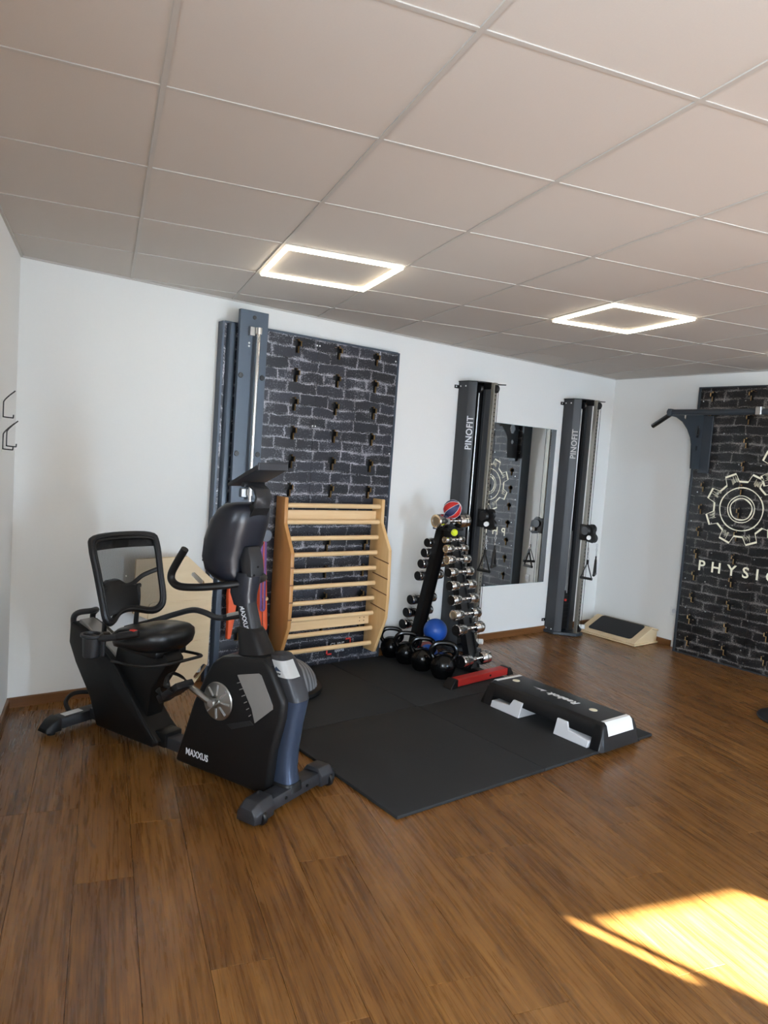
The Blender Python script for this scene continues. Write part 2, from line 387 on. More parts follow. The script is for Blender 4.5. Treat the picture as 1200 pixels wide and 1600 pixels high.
wallprism([(Rr(-.1), Rr(SL0), -.02, Hc + .1, rnn), (Rr(SL0), Rr(SL1), -.02, 1.80, rnn), (Rr(SL0), Rr(DOOR_U1), DOOR_Z, Hc + .1, rnn),
           (Rr(DOOR_U1), Rr(tmp_u + .1), -.02, Hc + .1, rnn), (Rr(SL1), Rr(DOOR_U0), -.02, DOOR_Z, rnn)], 'wall_rear', 'white wall with the glass door', .02)
def gobj(u, v, z): return empty('tmp', guv(u, v, z), GROT)
def structroot(name, loc, label, rz=GROT): return struct(empty(name, loc, rz), label)
d1 = structroot('door_1', guv(DOOR_U0, V_REAR - .01), 'glass door in the rear wall')
W_ = DOOR_U1 - DOOR_U0
MB().box(.0, .02, -.01, .01, 0, DOOR_Z).box(W_ - .03, W_, -.01, .01, 0, DOOR_Z).box(.02, W_ - .03, -.01, .01, 0, .06).box(.02, W_ - .03, -.01, .01, DOOR_Z - .012, DOOR_Z).build('door_frame', 'white', d1)
MB().box(.02, W_ - .03, -.004, .004, .06, DOOR_Z - .012).build('pane', 'glass', d1)
w1 = structroot('added_window_1', guv(-.06, (WIN_V0 + WIN_V1) / 2, WIN_Z0), 'added window in the left wall, out of view, for fill light')  # unseen window, added to let sky fill in without sun
ww = (WIN_V1 - WIN_V0) / 2; wh = WIN_Z1 - WIN_Z0
MB().box(-.03, .03, -ww, -ww + .05, 0, wh).box(-.03, .03, ww - .05, ww, 0, wh).box(-.03, .03, -ww + .05, ww - .05, 0, .05).box(-.03, .03, -ww + .05, ww - .05, wh - .05, wh).build('window_frame', 'white', w1)
MB().box(-.004, .004, -ww + .05, ww - .05, .05, wh - .05).build('pane', 'glass', w1)

# floor: underlay with planks as pieces
fl = struct(MB().prism(ROOM, -.06, -.006, 'z').build('floor', 'underlay', smooth=0), 'brown wood plank floor')
PW, PL = .2, 1.22
_pm = {}
def plank_poly(u0, u1, v0, v1): return [tuple(guv(a, b))[:2] for a, b in ((u0, v0), (u1, v0), (u1, v1), (u0, v1))]
U_SEAM = .0185; rows = {0: -1.285, 1: -1.285, 2: -1.846, 4: -2.395, 6: -1.907, 7: -2.64, 5: -2.70}
def piece(poly_local, z0, z1, name, mat, parent, org, rz, chamfer=.0015):
    """one clipped plank or tile with a chamfered edge on the visible side"""
    n = len(poly_local); cx = sum(p[0] for p in poly_local) / n; cy = sum(p[1] for p in poly_local) / n
    def ins(p, d):
        l_ = math.hypot(p[0] - cx, p[1] - cy) or 1; return (p[0] - (p[0] - cx) / l_ * d * 1.4, p[1] - (p[1] - cy) / l_ * d * 1.4)
    zc = z1 - (chamfer if z1 > z0 else -chamfer)
    mb = MB(); mb.loft([[(p[0], p[1], z0) for p in poly_local], [(p[0], p[1], zc) for p in poly_local], [(*ins(p, chamfer), z1) for p in poly_local]])
    me = mb.mesh(name, 0); return link(name, me, mat, parent, org, (0, 0, rz))
full_plank = None
for r in range(-1, 38):
    u0 = U_SEAM + r * PW; st = rows.get(r, -7 + random.random() * PL)
    v = st - PL * math.ceil((st + 9.2) / PL)
    while v < 1.8:
        g = .0006
        raw = plank_poly(u0 + g, u0 + PW - g, v + g, v + PL - g); pc = clip(raw, ROOM)
        if pc and parea(pc) > .002:
            c0 = guv(u0 + PW / 2, v + PL / 2)
            if abs(parea(pc) - parea(raw)) < 1e-6 and full_plank:
                link('plank', full_plank, None, fl, c0, (0, 0, GROT))
            else:
                R_ = Matrix.Rotation(-GROT, 2); lp = [tuple(R_ @ (Vector(p) - c0.xy)) for p in pc]
                o = piece(lp, -.006, 0, 'plank', 'plank', fl, c0, GROT, .0008)
                if abs(parea(pc) - parea(raw)) < 1e-6: full_plank = o.data
        v += PL

# ceiling: carrier slab, tee bars and tiles as pieces
ce = struct(MB().prism(ROOM, Hc + .03, Hc + .09, 'z').build('ceiling', 'tile', smooth=0), 'suspended tile ceiling')
full_tile = None; bw = .0075
LIGHTS = [(1, 3), (4, 3), (7, 3)]
for i in range(-2, 13):
    for j in range(-8, 8):
        g = .001
        c0 = G0 + GI * ((i + .5) * TILE) + GJ * ((j + .5) * TILE)
        hw = TILE / 2 - g
        R2 = Matrix.Rotation(GROT, 2); raw = [tuple(R2 @ Vector(p) + c0.xy) for p in ((-hw, -hw), (hw, -hw), (hw, hw), (-hw, hw))]
        pc = clip(raw, ROOM)
        if not pc or parea(pc) < .001: continue
        whole = abs(parea(pc) - parea(raw)) < 1e-6
        c0 = Vector((c0.x, c0.y, Hc))
        if whole and full_tile: o = link('ceiling_tile', full_tile, None, ce, c0, (0, 0, GROT))
        else:
            R_ = Matrix.Rotation(-GROT, 2); lp = [tuple(R_ @ (Vector(p) - c0.xy)) for p in pc]
            o = piece(lp, .018, .004, 'ceiling_tile', 'tile', ce, c0, GROT, .001)
            if whole: full_tile = o.data
for k in range(-2, 14):
    for isj in (0, 1):
        if isj: p = [(k * TILE - bw, -9), (k * TILE + bw, -9), (k * TILE + bw, 9), (k * TILE - bw, 9)]
        else: q = k - 8; p = [(-9, q * TILE - bw), (9, q * TILE - bw), (9, q * TILE + bw), (-9, q * TILE + bw)]
        pw = [tuple((G0 + GI * a + GJ * b).xy) for a, b in p]; pc = clip(pw, ROOM)
        if pc and parea(pc) > .0005: MB().prism(pc, Hc + (0 if isj else .0008), Hc + .0045, 'z').build('tee_bar', 'tbar', ce, smooth=0)
# shadow-gap wall angle along the walls
def strip(p, q, inn, wdt, z0, z1, name, mat):
    p, q, inn = Vector(p), Vector(q), Vector(inn); a = inn * wdt
    return MB().prism([tuple(p), tuple(q), tuple(q + a), tuple(p + a)], z0, z1, 'z').build(name, mat, smooth=0)
struct(strip((0, 0), (5.47, 0), (0, -1), .012, Hc - .006, Hc + .003, 'trim_1', 'tbar'), 'ceiling edge angle on the back wall')
struct(strip((5.47, 0), RRc.xy, (-rn.x, -rn.y), .012, Hc - .006, Hc + .003, 'trim_2', 'tbar'), 'ceiling edge angle on the right wall')
struct(strip((0, 0), RL.xy, GI.xy, .012, Hc - .006, Hc + .003, 'trim_3', 'tbar'), 'ceiling edge angle on the left wall')
def skirting(name, p, q, inn, label):
    p, q = Vector(p), Vector(q); d = (q - p); ln_ = d.length; ang = math.atan2(d.y, d.x)
    side = 1 if Vector((-d.y, d.x)).dot(Vector(inn)) > 0 else -1
    mb = MB().prism([(0, 0), (side * .014, 0), (side * .014, .052), (side * .008, .058), (0, .058)], 0, ln_, 'x')
    o = mb.build(name, 'skirt', smooth=0, loc=(p.x, p.y, 0), rot=(0, 0, ang)); return struct(o, label)
skirting('baseboard_back', (0, 0), (5.47, 0), (0, -1), 'brown skirting along the back wall')
skirting('baseboard_right', (RW(-.9), -.9), (5.47, 0), (-1, 0), 'brown skirting along the right wall')
skirting('baseboard_left', (0, 0), L(-6.7), GI.xy, 'brown skirting along the left wall')

# ------------------------------------------------------------------ ceiling LED frames
LN = ['square LED frame light in the ceiling above the black peg wall', 'square LED frame light in the ceiling, right of the one above the peg wall', 'LED frame light at the right edge, mostly out of view']
for k, (i, j) in enumerate(LIGHTS):
    c = G0 + GI * ((i + .5) * TILE) + GJ * ((j + .5) * TILE)
    t = tag(empty('ceiling_light', (c.x, c.y, Hc), GROT), LN[k], 'ceiling light', 'LED ceiling frames')
    def ring(ho, hi, z0, z1, name, mat):
        mb = MB()
        secs = [[(-h, -h, z), (h, -h, z), (h, h, z), (-h, h, z)] for h, z in ((ho, z0), (ho, z1), (hi, z1), (hi, z0), (ho, z0))]
        mb.loft(secs, cap=False); mb.build(name, mat, t, smooth=0)
    ring(.296, .2835, -.014, -.001, 'led_band', 'led')
    ring(.303, .2965, -.005, -.001, 'outer_rim', 'ledframe'); ring(.2800, .2765, -.005, -.001, 'inner_rim', 'ledframe')

# ------------------------------------------------------------------ peg wall on the back wall
def cross(cx, cz, s=1.35):
    a, b, h1, h2 = .011 * s, .026 * s, .022 * s, .048 * s
    return [(cx - a, cz - h2), (cx + a, cz - h2), (cx + a, cz - .013 * s), (cx + b, cz - .013 * s), (cx + b, cz + .013 * s), (cx + a, cz + .013 * s), (cx + a, cz + h1), (cx - a, cz + h1), (cx - a, cz + .013 * s), (cx - b, cz + .013 * s), (cx - b, cz - .013 * s), (cx - a, cz - .013 * s)]
PX0, PX1, PZ1 = 1.165, 2.612, 2.366
peg = tag(empty('peg_wall', (PX0, 0, 0)), 'black brick-print peg wall with cross-shaped slots and grey frame', 'peg wall')
pw_ = PX1 - PX0
MB().box(.013, pw_ - .013, -.010, -.001, .013, PZ1 - .013).build('backing_board', 'towerin', peg)
def two_tone(me, mat, ax):
    me.materials.append(MAT[mat]); me.materials.append(MAT['plyedge'])
    ha = 1 - ax; lo = min(v.co[ha] for v in me.vertices) + .002; hi = max(v.co[ha] for v in me.vertices) - .002
    for p in me.polygons: p.material_index = 0 if p.normal[ax] < -.9 or not lo < p.center[ha] < hi else 1
def sheet_xz(splines, y_front, thick, name, mat, parent):
    me = curve_mesh(splines, thick, name); me.transform(basis((1, 0, 0), (0, 0, 1), (0, 0, 0)))       # local z -> -y
    me.transform(Matrix.Translation((0, y_front + thick, 0))); two_tone(me, mat, 1); return link(name, me, mat, parent)
zrows = [2.308 - .198 * k for k in range(11)]
for (a, b, cols) in ((.012, .722, [.215, .555]), (.724, pw_ - .012, [.897, 1.237])):
    sheet_xz([[(a, .012), (b, .012), (b, PZ1 - .012), (a, PZ1 - .012)]] + [cross(c, z) for c in cols for z in zrows], -.060, .018, 'brick_print_sheet', 'brickL', peg)
for nm, bx in (('frame_side', (-.004, .012, -.066, -.001, 0, PZ1)), ('frame_side', (pw_ - .012, pw_ + .004, -.066, -.001, 0, PZ1)), ('frame_top', (.012, pw_ - .012, -.066, -.001, PZ1 - .012, PZ1 + .003)), ('frame_bottom', (.012, pw_ - .012, -.066, -.001, 0, .012))):
    MB().box(*bx).bevel(.0015, 1).build(nm, 'frame', peg)
for (sx, sz) in ((.712, 2.315), (.734, 2.315), (.715, 1.755), (.737, 1.755), (pw_ - .03, 2.30), (pw_ - .03, 1.6), (.715, 1.2), (.737, 1.2), (.108, 2.30), (.108, 1.72)):
    MB().lathe([(0, -.0640), (.005, -.0640), (.006, -.0605)], (sx, 0, sz), 10, 'y').build('screw', 'white', peg)
MB().prism([(.026, -.0605), (.040, -.096), (.076, -.096), (.092, -.0605)], .01, PZ1 - .01, 'z').bevel(.003, 2).build('cover_profile', 'frame', peg)
lettering('CUBE', .052, (1, 0, 0), (0, 0, 1), (.985, -.0612, .128), 'whitep', peg, 'lettering', bold=.001)
lettering('sports', .034, (1, 0, 0), (0, 0, 1), (1.03, -.0612, .093), 'whitep', peg, 'lettering')
mb = MB()
for (x, z, dx, dz) in ((.955, .075, 1, 1), (1.175, .19, -1, -1)):
    mb.box(min(x, x + dx * .05), max(x, x + dx * .05), -.0615, -.0605, min(z, z + dz * .012), max(z, z + dz * .012)); mb.box(min(x, x + dx * .012), max(x, x + dx * .012), -.0615, -.0605, min(z, z + dz * .045), max(z, z + dz * .045))
mb.build('logo_corner', 'redp', peg, smooth=0)
# upright rail hung on the peg wall
ur = tag(empty('rail_upright', (1.24, -.15, 1.12)), 'grey steel upright with polished chrome rod, left of the brick print', 'upright')
MB().prism([(0, 0), (.2, 0), (.2, .030), (.188, .030), (.188, .014), (.012, .014), (.012, .030), (0, .030)], 0, 1.326, 'z').bevel(.002, 1).build('steel_channel', 'frame', ur)
for zz in (.91, .41):
    for xx in (.024, .176):
        MB().lathe([(0, -.004), (.016, -.004), (.018, 0), (.018, .002)], (xx, 0, zz), 18, 'y').build('plug', 'black', ur)
MB().cyl((.112, -.045, .10), (.112, -.045, 1.19), .0125, n=16).build('chrome_rod', 'chrome', ur)
for zz in (1.165, .13):
    cl = MB().box(.06, .095, -.03, 0, zz, zz + .055).bevel(.002, 1).build('rod_clamp', 'steel', ur)
    MB().cyl((.112, -.045, zz + .012), (.112, -.045, zz + .052), .02, n=16).build('clamp_ring', 'steel', cl)
for zz in (.2, 1.2): MB().box(.05, .15, .014, .088, zz, zz + .05).build('wall_hook_block', 'black', ur)
MB().lathe([(0, -.003), (.012, -.003), (.014, .001)], (.1, 0, 1.285), 16, 'y').build('lock_hole', 'black', ur)
for zz in (1.12, 1.10): MB().lathe([(0, -.003), (.006, -.003), (.007, .001)], (.07, 0, zz), 10, 'y').build('screw', 'white', ur)

# ------------------------------------------------------------------ wooden wall bars
wb = tag(empty('wall_bars', (1.622, -.068, 0)), 'light beech wall bars with ten round rungs on the peg wall', 'wall bars')
prof = [(0, .10), (0, 1.256), (-.118, 1.256), (-.122, 1.08), (-.238, .89), (-.252, .55), (-.246, .385), (-.13, .10)]
for k, x in enumerate((0, .829)):
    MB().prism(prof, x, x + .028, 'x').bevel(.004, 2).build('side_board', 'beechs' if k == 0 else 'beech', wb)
rz_ = [1.2 - .1152 * k for k in range(10)]
for z in rz_: MB().tube([(.028, -.09, z), (.829, -.09, z)], .017, 14, flat=(1.0, .9)).build('rung', 'beechx', wb)
for z0, z1 in ((1.075, 1.165), (.302, .385)): MB().box(.028, .829, -.055, -.033, z0, z1).bevel(.003, 1).build('cross_board', 'beechx', wb)
for k in range(4):
    z = .80 - .118 * k
    MB().prism([(-.248, z - .01), (-.248, z - .002), (-.06, z + .022), (-.06, z + .014)], .8275, .8295, 'x').build('saw_slot', 'skirt', wb, smooth=0)
    MB().box(.0005, .0275, -.2535, -.248, z - .01, z - .002).build('saw_slot', 'skirt', wb, smooth=0)
for x, z in ((.78, .343), (.74, .343)):
    for dz in (.012, -.012): MB().lathe([(0, -.0565), (.004, -.0565), (.004, -.054)], (x, 0, z + dz), 8, 'y').build('screw', 'skirt', wb)

# ------------------------------------------------------------------ bands and pegs hung on the peg wall
pg1 = tag(empty('wall_peg', (1.485, -.062, 1.0)), 'dark wall peg with round grey end cap beside the bike console', 'peg')
MB().cyl((0, 0, 0), (0, -.12, 0), .018, n=14).build('peg_bar', 'black', pg1)
MB().lathe([(0, -.15), (.038, -.15), (.043, -.145), (.043, -.125), (.038, -.12), (0, -.12)], (0, 0, 0), 24, 'y').build('end_cap', 'discgrey', pg1)
pg2 = tag(empty('wall_peg', (1.555, -.062, .57)), 'light wooden peg beside the orange bands', 'peg')
MB().cyl((0, 0, 0), (-.015, -.10, -.01), .015, .012, n=14).build('peg_bar', 'beechx', pg2)
MB().lathe([(0, -.005), (.024, -.005), (.024, 0)], (0, 0, 0), 16, 'y').build('flange', 'beechx', pg2)
def band(x, y, z0, z1, wd, mat, label, slant=0.0, gap=.02):
    """flat elastic loop hanging over a peg"""
    pts = []
    for t in range(9): a = PI * t / 8; pts.append((x - gap * math.cos(a), y, z1 + gap * math.sin(a)))
    pts = [(x - gap + slant, y, z0)] + pts + [(x + gap + slant, y, z0)]
    for t in range(1, 8): a = PI * t / 8; pts.append((x + slant + gap * math.cos(a), y, z0 - gap * math.sin(a)))
    o = MB().tube(pts, 1, 8, closed=True, flat=(.0022, wd / 2), up=(0, 1, 0)).build('resistance_band', mat)
    return tag(o, label, 'resistance band', 'elastic bands on the peg wall')
band(1.475, -.10, .40, .978, .03, 'redband', 'dark red elastic band hanging behind the bike mast', 0, .017)
band(1.485, -.135, .36, .978, .034, 'orange', 'bright orange elastic band hanging right of the bike mast', .05, .02)
band(1.487, -.172, .50, .977, .018, 'purple', 'narrow purple elastic band among the orange ones', .02, .013)
pg3 = tag(empty('wall_peg', (1.305, -.097, .76)), 'short dark peg carrying the broad orange band', 'peg')
MB().cyl((0, .036, 0), (0, -.09, .0), .012, n=12).build('peg_bar', 'black', pg3)
MB().lathe([(0, -.1), (.018, -.1), (.018, -.09)], (0, 0, 0), 12, 'y').build('end_cap', 'black', pg3)
o = MB().loft([[(x0, -.10, z), (x1, -.10, z), (x1, -.135, z), (x0, -.135, z)] for z, x0, x1 in ((.775, 1.288, 1.322), (.70, 1.275, 1.335), (.60, 1.268, 1.340), (.42, 1.278, 1.322), (.30, 1.278, 1.302))]).bevel(.004, 1).build('resistance_band', 'orange')
tag(o, 'broad orange elastic band folded over a peg, tapering downwards', 'resistance band', 'elastic bands on the peg wall')

# ------------------------------------------------------------------ mirror
mi = tag(empty('wall_mirror', (3.64, 0, .49)), 'tall frameless wall mirror between the pulley towers', 'mirror')
MB().box(0, .97, -.006, -.001, 0, 1.452).build('glass_body', 'mirroredge', mi); MB().box(.002, .968, -.0068, -.0061, .002, 1.45).build('mirror_face', 'mirror', mi, smooth=0)

# ------------------------------------------------------------------ pulley towers
def tower(x0, label, hlabels, trz, near):
    t = tag(empty('pulley_tower', (x0, 0, 0)), label, 'pulley tower', 'cable pulley towers')
    Hh = 2.235
    th = .006
    MB().prism([(0, -.004), (0, -.12), (.05, -.17), (.05, -.164 + .02), (.045, -.164 + .012), (th, -.117), (th, -.004)], .03, Hh, 'z').bevel(.001, 1).build('left_cover', 'tower', t)
    MB().prism([(.27, -.004), (.27, -.12), (.22, -.17), (.155, -.17), (.155, -.14), (.161, -.14), (.161, -.164), (.218, -.164), (.264, -.117), (.264, -.004)], .03, Hh, 'z').bevel(.001, 1).build('right_cover', 'tower', t)
    MB().box(.008, .262, -.06, -.004, .03, Hh - .01).build('rear_cover', 'towerin', t)
    MB().prism([(-.004, -.002), (-.004, -.125), (.05, -.18), (.16, -.215), (.28, -.20), (.32, -.235), (.325, -.22), (.28, -.12), (.275, -.002)], Hh, Hh + .008, 'z').build('top_plate', 'black', t)
    MB().prism([(-.02, -.002), (-.02, -.13), (.05, -.20), (.13, -.29), (.225, -.29), (.25, -.2), (.28, -.13), (.28, -.002)], .004, .03, 'z').bevel(.002, 1).build('base_plate', 'frame2', t)
    for rx in (.075, .125): MB().cyl((rx, -.12, .42), (rx, -.12, Hh - .06), .0085, n=12).build('guide_rod', 'chromed', t)
    MB().box(.055, .15, -.15, -.075, .05, .42).bevel(.003, 1).build('weight_stack', 'towerin', t)
    for k in range(9): MB().box(.054, .151, -.1515, -.075, .06 + k * .04, .092 + k * .04).build('weight_plate', 'black', t)
    MB().box(.098, .108, -.156, -.15, .40, 1.0).build('selector_bar', 'steel', t)
    MB().cyl((.085, -.152, .335), (.085, -.168, .335), .012, n=14).build('selector_pin', 'redp', t)
    upt = MB().box(.131, .169, -.285, -.247, .03, Hh).bevel(.003, 1).build('perforated_upright', 'upr', t)
    for k in range(60):
        z = .16 + k * .034
        if z < Hh - .05:
            MB().lathe([(0, -.2862), (.006, -.2862), (.006, -.2848)], (.150, 0, z), 8, 'y').build('hole', 'towerin', upt, smooth=0)
    MB().cyl((.15, -.315, .08), (.15, -.315, Hh - .06), .0022, n=6).build('cable', 'black', t)
    MB().cyl((.112, -.16, .5), (.112, -.16, Hh - .06), .0022, n=6).build('cable', 'black', t)
    for (px_, py_, pz_) in ((.09, -.16, Hh - .05), (.15, -.285, Hh - .05), (.15, -.285, .08)):
        MB().lathe([(0, -.012), (.03, -.012), (.034, -.008), (.028, 0), (.034, .008), (.03, .012), (0, .012)], (px_, py_, pz_), 20, 'x').build('pulley_wheel', 'satin', t)
    MB().box(.135, .165, -.243, -.16, Hh - .05, Hh - .002).build('upright_bracket', 'black', t)
    for zz in (.045, Hh - .035):
        for (sx, sy, ax) in ((-.001, -.03, 'x'), (-.001, -.09, 'x')):
            MB().lathe([(0, -.003), (.006, -.003), (.006, .001)], (sx, sy, zz), 8, 'x').build('bolt', 'white', t)
    for zz in (.12, Hh - .04):
        lug = MB().prism([(-.05, zz - .014), (0, zz - .014), (0, zz + .014), (-.05, zz + .014)], -.012, -.004, 'y').bevel(.003, 2).build('wall_lug', 'black', t)
        MB().lathe([(0, -.015), (.006, -.015), (.006, -.012)], (-.035, 0, zz), 8, 'y').build('bolt', 'white', lug)
    MB().cyl((.16, -.29, .10), (.185, -.335, .105), .022, n=16).build('adjust_knob', 'white', t)
    # trolley with two pulley wheels and lock knob
    tr = MB().box(.115, .185, -.30, -.225, trz - .075, trz + .075).bevel(.006, 2).build('trolley', 'black', t)
    for (dx, dy, dz, r) in ((.16, -.335, .04, .04), (.16, -.355, -.045, .04), (.115, -.30, .02, .038)):
        MB().lathe([(0, -.016), (r, -.016), (r + .004, -.01), (r - .006, 0), (r + .004, .01), (r, .016), (0, .016)], (dx, dy, trz + dz), 22, 'x').build('pulley_wheel', 'satin', tr)
    MB().prism([(-.30, trz - .08), (-.30, trz + .08), (-.39, trz + .04), (-.41, trz - .06), (-.37, trz - .09)], .130, .136, 'x').build('side_plate', 'black', tr)
    MB().cyl((.118, -.335, trz - .04), (.09, -.355, trz - .04), .02, n=16).build('lock_knob', 'white', tr)
    # lettering on the chamfer
    lettering('PINOFIT', .072, (0, 0, 1), (-.7071, .7071, 0), (.040, -.1612, Hh - .555), 'ltgrey' if near else 'silver', t, 'lettering', bold=.0012, space=1.05)
    # two strap handles clipped to the trolley
    for k, (hx, hy, rot_) in enumerate(((.16, -.405, .5), (.10, -.36, 1.7))):
        h = tag(empty('strap_handle', (x0 + hx, hy, trz - .09), rot_), hlabels[k], 'handle', 'pull handles on the pulley towers')
        if k: h.location = (x0 + hx, hy, trz - .13)
        for q in range(4): MB().tube([(0.007 * math.cos(a), 0, -.014 - .022 * q + .012 * math.sin(a)) if q % 2 else (0, .007 * math.cos(a), -.014 - .022 * q + .012 * math.sin(a)) for a in [2 * PI * s_ / 10 for s_ in range(10)]], .0022, 6, closed=True).build('chain_link', 'steel', h)
        MB().tube([(.012 * math.cos(a), 0, -.108 + .014 * math.sin(a)) for a in [2 * PI * s_ / 14 for s_ in range(14)]], .0028, 6, closed=True).build('ring', 'steel', h)
        MB().box(-.011, .011, -.006, .006, -.16, -.115).bevel(.002, 1).build('strap_knot', 'wire', h)
        for sgn in (-1, 1): MB().tube([(sgn * .004, 0, -.15), (sgn * .055, 0, -.285)], 1, 8, flat=(.010, .003), up=(0, 1, 0)).build('strap', 'wire', h)
        MB().cyl((-.06, 0, -.29), (.06, 0, -.29), .0125, n=14).build('grip', 'wire', h)
    return t
tower(3.308, 'left anthracite pulley tower, partly behind the dumbbell rack', ['strap handle on the far side of the left pulley tower', 'strap handle in front of the mirror on the left pulley tower'], 1.13, True)
tower(4.682, 'right anthracite pulley tower beside the slant board', ['strap handle hanging free to the right of the right tower', 'strap handle hanging in front of the right tower'], 1.0, False)

# ------------------------------------------------------------------ slant board
sb = tag(empty('slant_board', (5.035, -.77, 0)), 'light wooden calf slant board with black grip mat in the corner', 'slant board')
SLn = .62
MB().box(.0, .388, 0, SLn, .004, .018).bevel(.002, 1).build('base_board', 'ply', sb)
ang = math.atan2(.135, .275)
top_poly = [(.0, .018), (.275, .15), (.285, .158), (.27, .158), (-.003, .030)]
MB().prism([(0, .019), (.272, .142), (.378, .115), (.378, .131), (.278, .157), (-.004, .034)], 0, SLn, 'y').bevel(.003, 1).build('foot_board', 'ply', sb)
for y in (.012, SLn - .028): MB().prism([(.03, .0185), (.372, .0185), (.372, .114), (.272, .139)], y, y + .016, 'y').build('side_web', 'ply', sb)
dx, dz = .282, .123; ll = math.hypot(dx, dz); ux, uz = dx / ll, dz / ll
me = curve_mesh([rrect(.045, ll - .008, .07, SLn - .07, .03)], .002, 'grip_mat'); me.transform(basis((ux, 0, uz), (0, 1, 0), (-.004 - uz * .001, 0, .0345 + ux * .001)))
link('grip_mat', me, 'grip', sb)
me = curve_mesh([rrect(.0, .07, .07, SLn - .07, .02)], .002, 'grip_mat'); me.transform(basis((.970, 0, -.243), (0, 1, 0), (.280, 0, .1585))); link('grip_mat', me, 'grip', sb)

# ------------------------------------------------------------------ logo panel on the right wall
LY0, LY1, LX, LZ = -1.0, -2.42, 5.285, 2.385
lp = tag(empty('logo_wall_panel', (LX, LY0, 0)), 'black brick-print training panel with cream gears and PHYSIO lettering', 'wall panel')
lw = LY0 - LY1
dpt = lambda y: RW(LY0 + y) - LX - .006
MB().prism([(.055, -.023), (.055, -lw + .023), (dpt(-lw) - .001, -lw + .023), (dpt(0) - .001, -.023)], .011, LZ - .011, 'z').build('backing_board', 'towerin', lp)
def sheet_yz(splines, thick, name, mat, x=0, parent=lp):
    """outline given as (distance to the right along the panel, height)"""
    me = curve_mesh(splines, thick, name); me.transform(basis((0, -1, 0), (0, 0, 1), (x + thick, 0, 0)))
    if mat == 'brickR': two_tone(me, mat, 0)
    return link(name, me, mat, parent)
rows2 = [2.318 - .198 * k for k in range(12)]
cols2 = [.135 + .335 * k for k in range(4)]
for a, b, cs in ((.022, .638, cols2[:2]), (.640, lw - .022, cols2[2:])):
    sheet_yz([[(a, .01), (b, .01), (b, LZ - .01), (a, LZ - .01)]] + [cross(c, z, 1.25) for c in cs for z in rows2], .02, 'brick_print_sheet', 'brickR', 0)
for nm, y0, y1, z0, z1 in (('frame_side', 0, -.022, 0, LZ), ('frame_side', -lw + .022, -lw, 0, LZ), ('frame_top', -.022, -lw + .022, LZ - .01, LZ), ('frame_bottom', -.022, -lw + .022, 0, .01)):
    MB().prism([(-.006, y0), (-.006, y1), (dpt(y1), y1), (dpt(y0), y0)], z0, z1, 'z').build(nm, 'frame2', lp, smooth=0)
for r_, z in enumerate([2.26, 1.98, 1.72, 1.46, 1.2, .94, .68, .42, .16, .06]):
    for c in range(8):
        MB().lathe([(0, -.0035), (.005, -.0035), (.006, 0)], (0, -.05 - .185 * c - (.03 if r_ % 2 else 0), z), 8, 'x').build('screw', 'steel', lp, smooth=0)
# gears: thin raised print, drawn as outline bands with hatched teeth
def gear_outline(cx, cz, r, rb, teeth, ph, k=1.0):
    P = []
    for t in range(teeth):
        a = ph + 2 * PI * t / teeth; st = 2 * PI / teeth
        for da, rr in ((-.30, rb), (-.20, r), (.20, r), (.30, rb)):
            P.append((cx + rr * k * math.cos(a + da * st), cz + rr * k * math.sin(a + da * st)))
    return P
def band_between(o, i, mat, name, x=-.0008, th=.0008): return sheet_yz([o, i], th, name, mat, x)
def circle(cx, cz, r, n=40, wob=0): return [(cx + (r + wob * math.sin(5 * a)) * math.cos(a), cz + (r + wob * math.sin(5 * a)) * math.sin(a)) for a in [2 * PI * t / n for t in range(n)]]
def gear(cx, cz, r, ph, teeth=8):
    rb = r * .78
    O = gear_outline(cx, cz, r, rb, teeth, ph); I = gear_outline(cx, cz, r - .016, rb - .015, teeth, ph)
    band_between(O, I, 'cream', 'gear_outline')
    band_between(circle(cx, cz, r * .60, wob=.002), circle(cx, cz, r * .60 - .009), 'cream', 'gear_ring')
    band_between(circle(cx, cz, r * .375), circle(cx, cz, r * .375 - .007, wob=.0015), 'cream', 'gear_ring')
    band_between(circle(cx, cz, r * .31), circle(cx, cz, r * .31 - .010, wob=.003), 'cream', 'gear_ring')
    for t in range(teeth):                       # chalk hatching on the left flank of the teeth
        a = ph + 2 * PI * t / teeth; st = 2 * PI / teeth
        if math.cos(a) > .75: continue
        mb = MB()
        for q in range(7):
            f = -.28 + .05 * q; r0 = rb * .90 + random.random() * .02; r1 = r * (.80 + .14 * random.random())
            p = Vector((cx + r0 * math.cos(a + f * st), cz + r0 * math.sin(a + f * st))); e = Vector((cx + r1 * math.cos(a + f * .8 * st), cz + r1 * math.sin(a + f * .8 * st)))
            d = (e - p).normalized(); nrm = Vector((-d.y, d.x)) * (.0022 + .002 * random.random())
            mb.prism([(-(p + nrm).x, (p + nrm).y), (-(p - nrm).x, (p - nrm).y), (-(e - nrm * .4).x, (e - nrm * .4).y), (-(e + nrm * .4).x, (e + nrm * .4).y)], -.0008, -.0001, 'x')
        mb.build('gear_hatching', 'cream2', lp, smooth=0)
gear(.478, 1.345, .312, PI / 8)
gear(.885, 1.70, .285, PI / 8)
gear(.93, 1.19, .22, .1)
lettering('PHYSIO', .128, (0, -1, 0), (0, 0, 1), (-.0006, -.155, .775), 'cream', lp, 'lettering', bold=.002, space=1.80, label='cream capital letters reading PHYSIO')

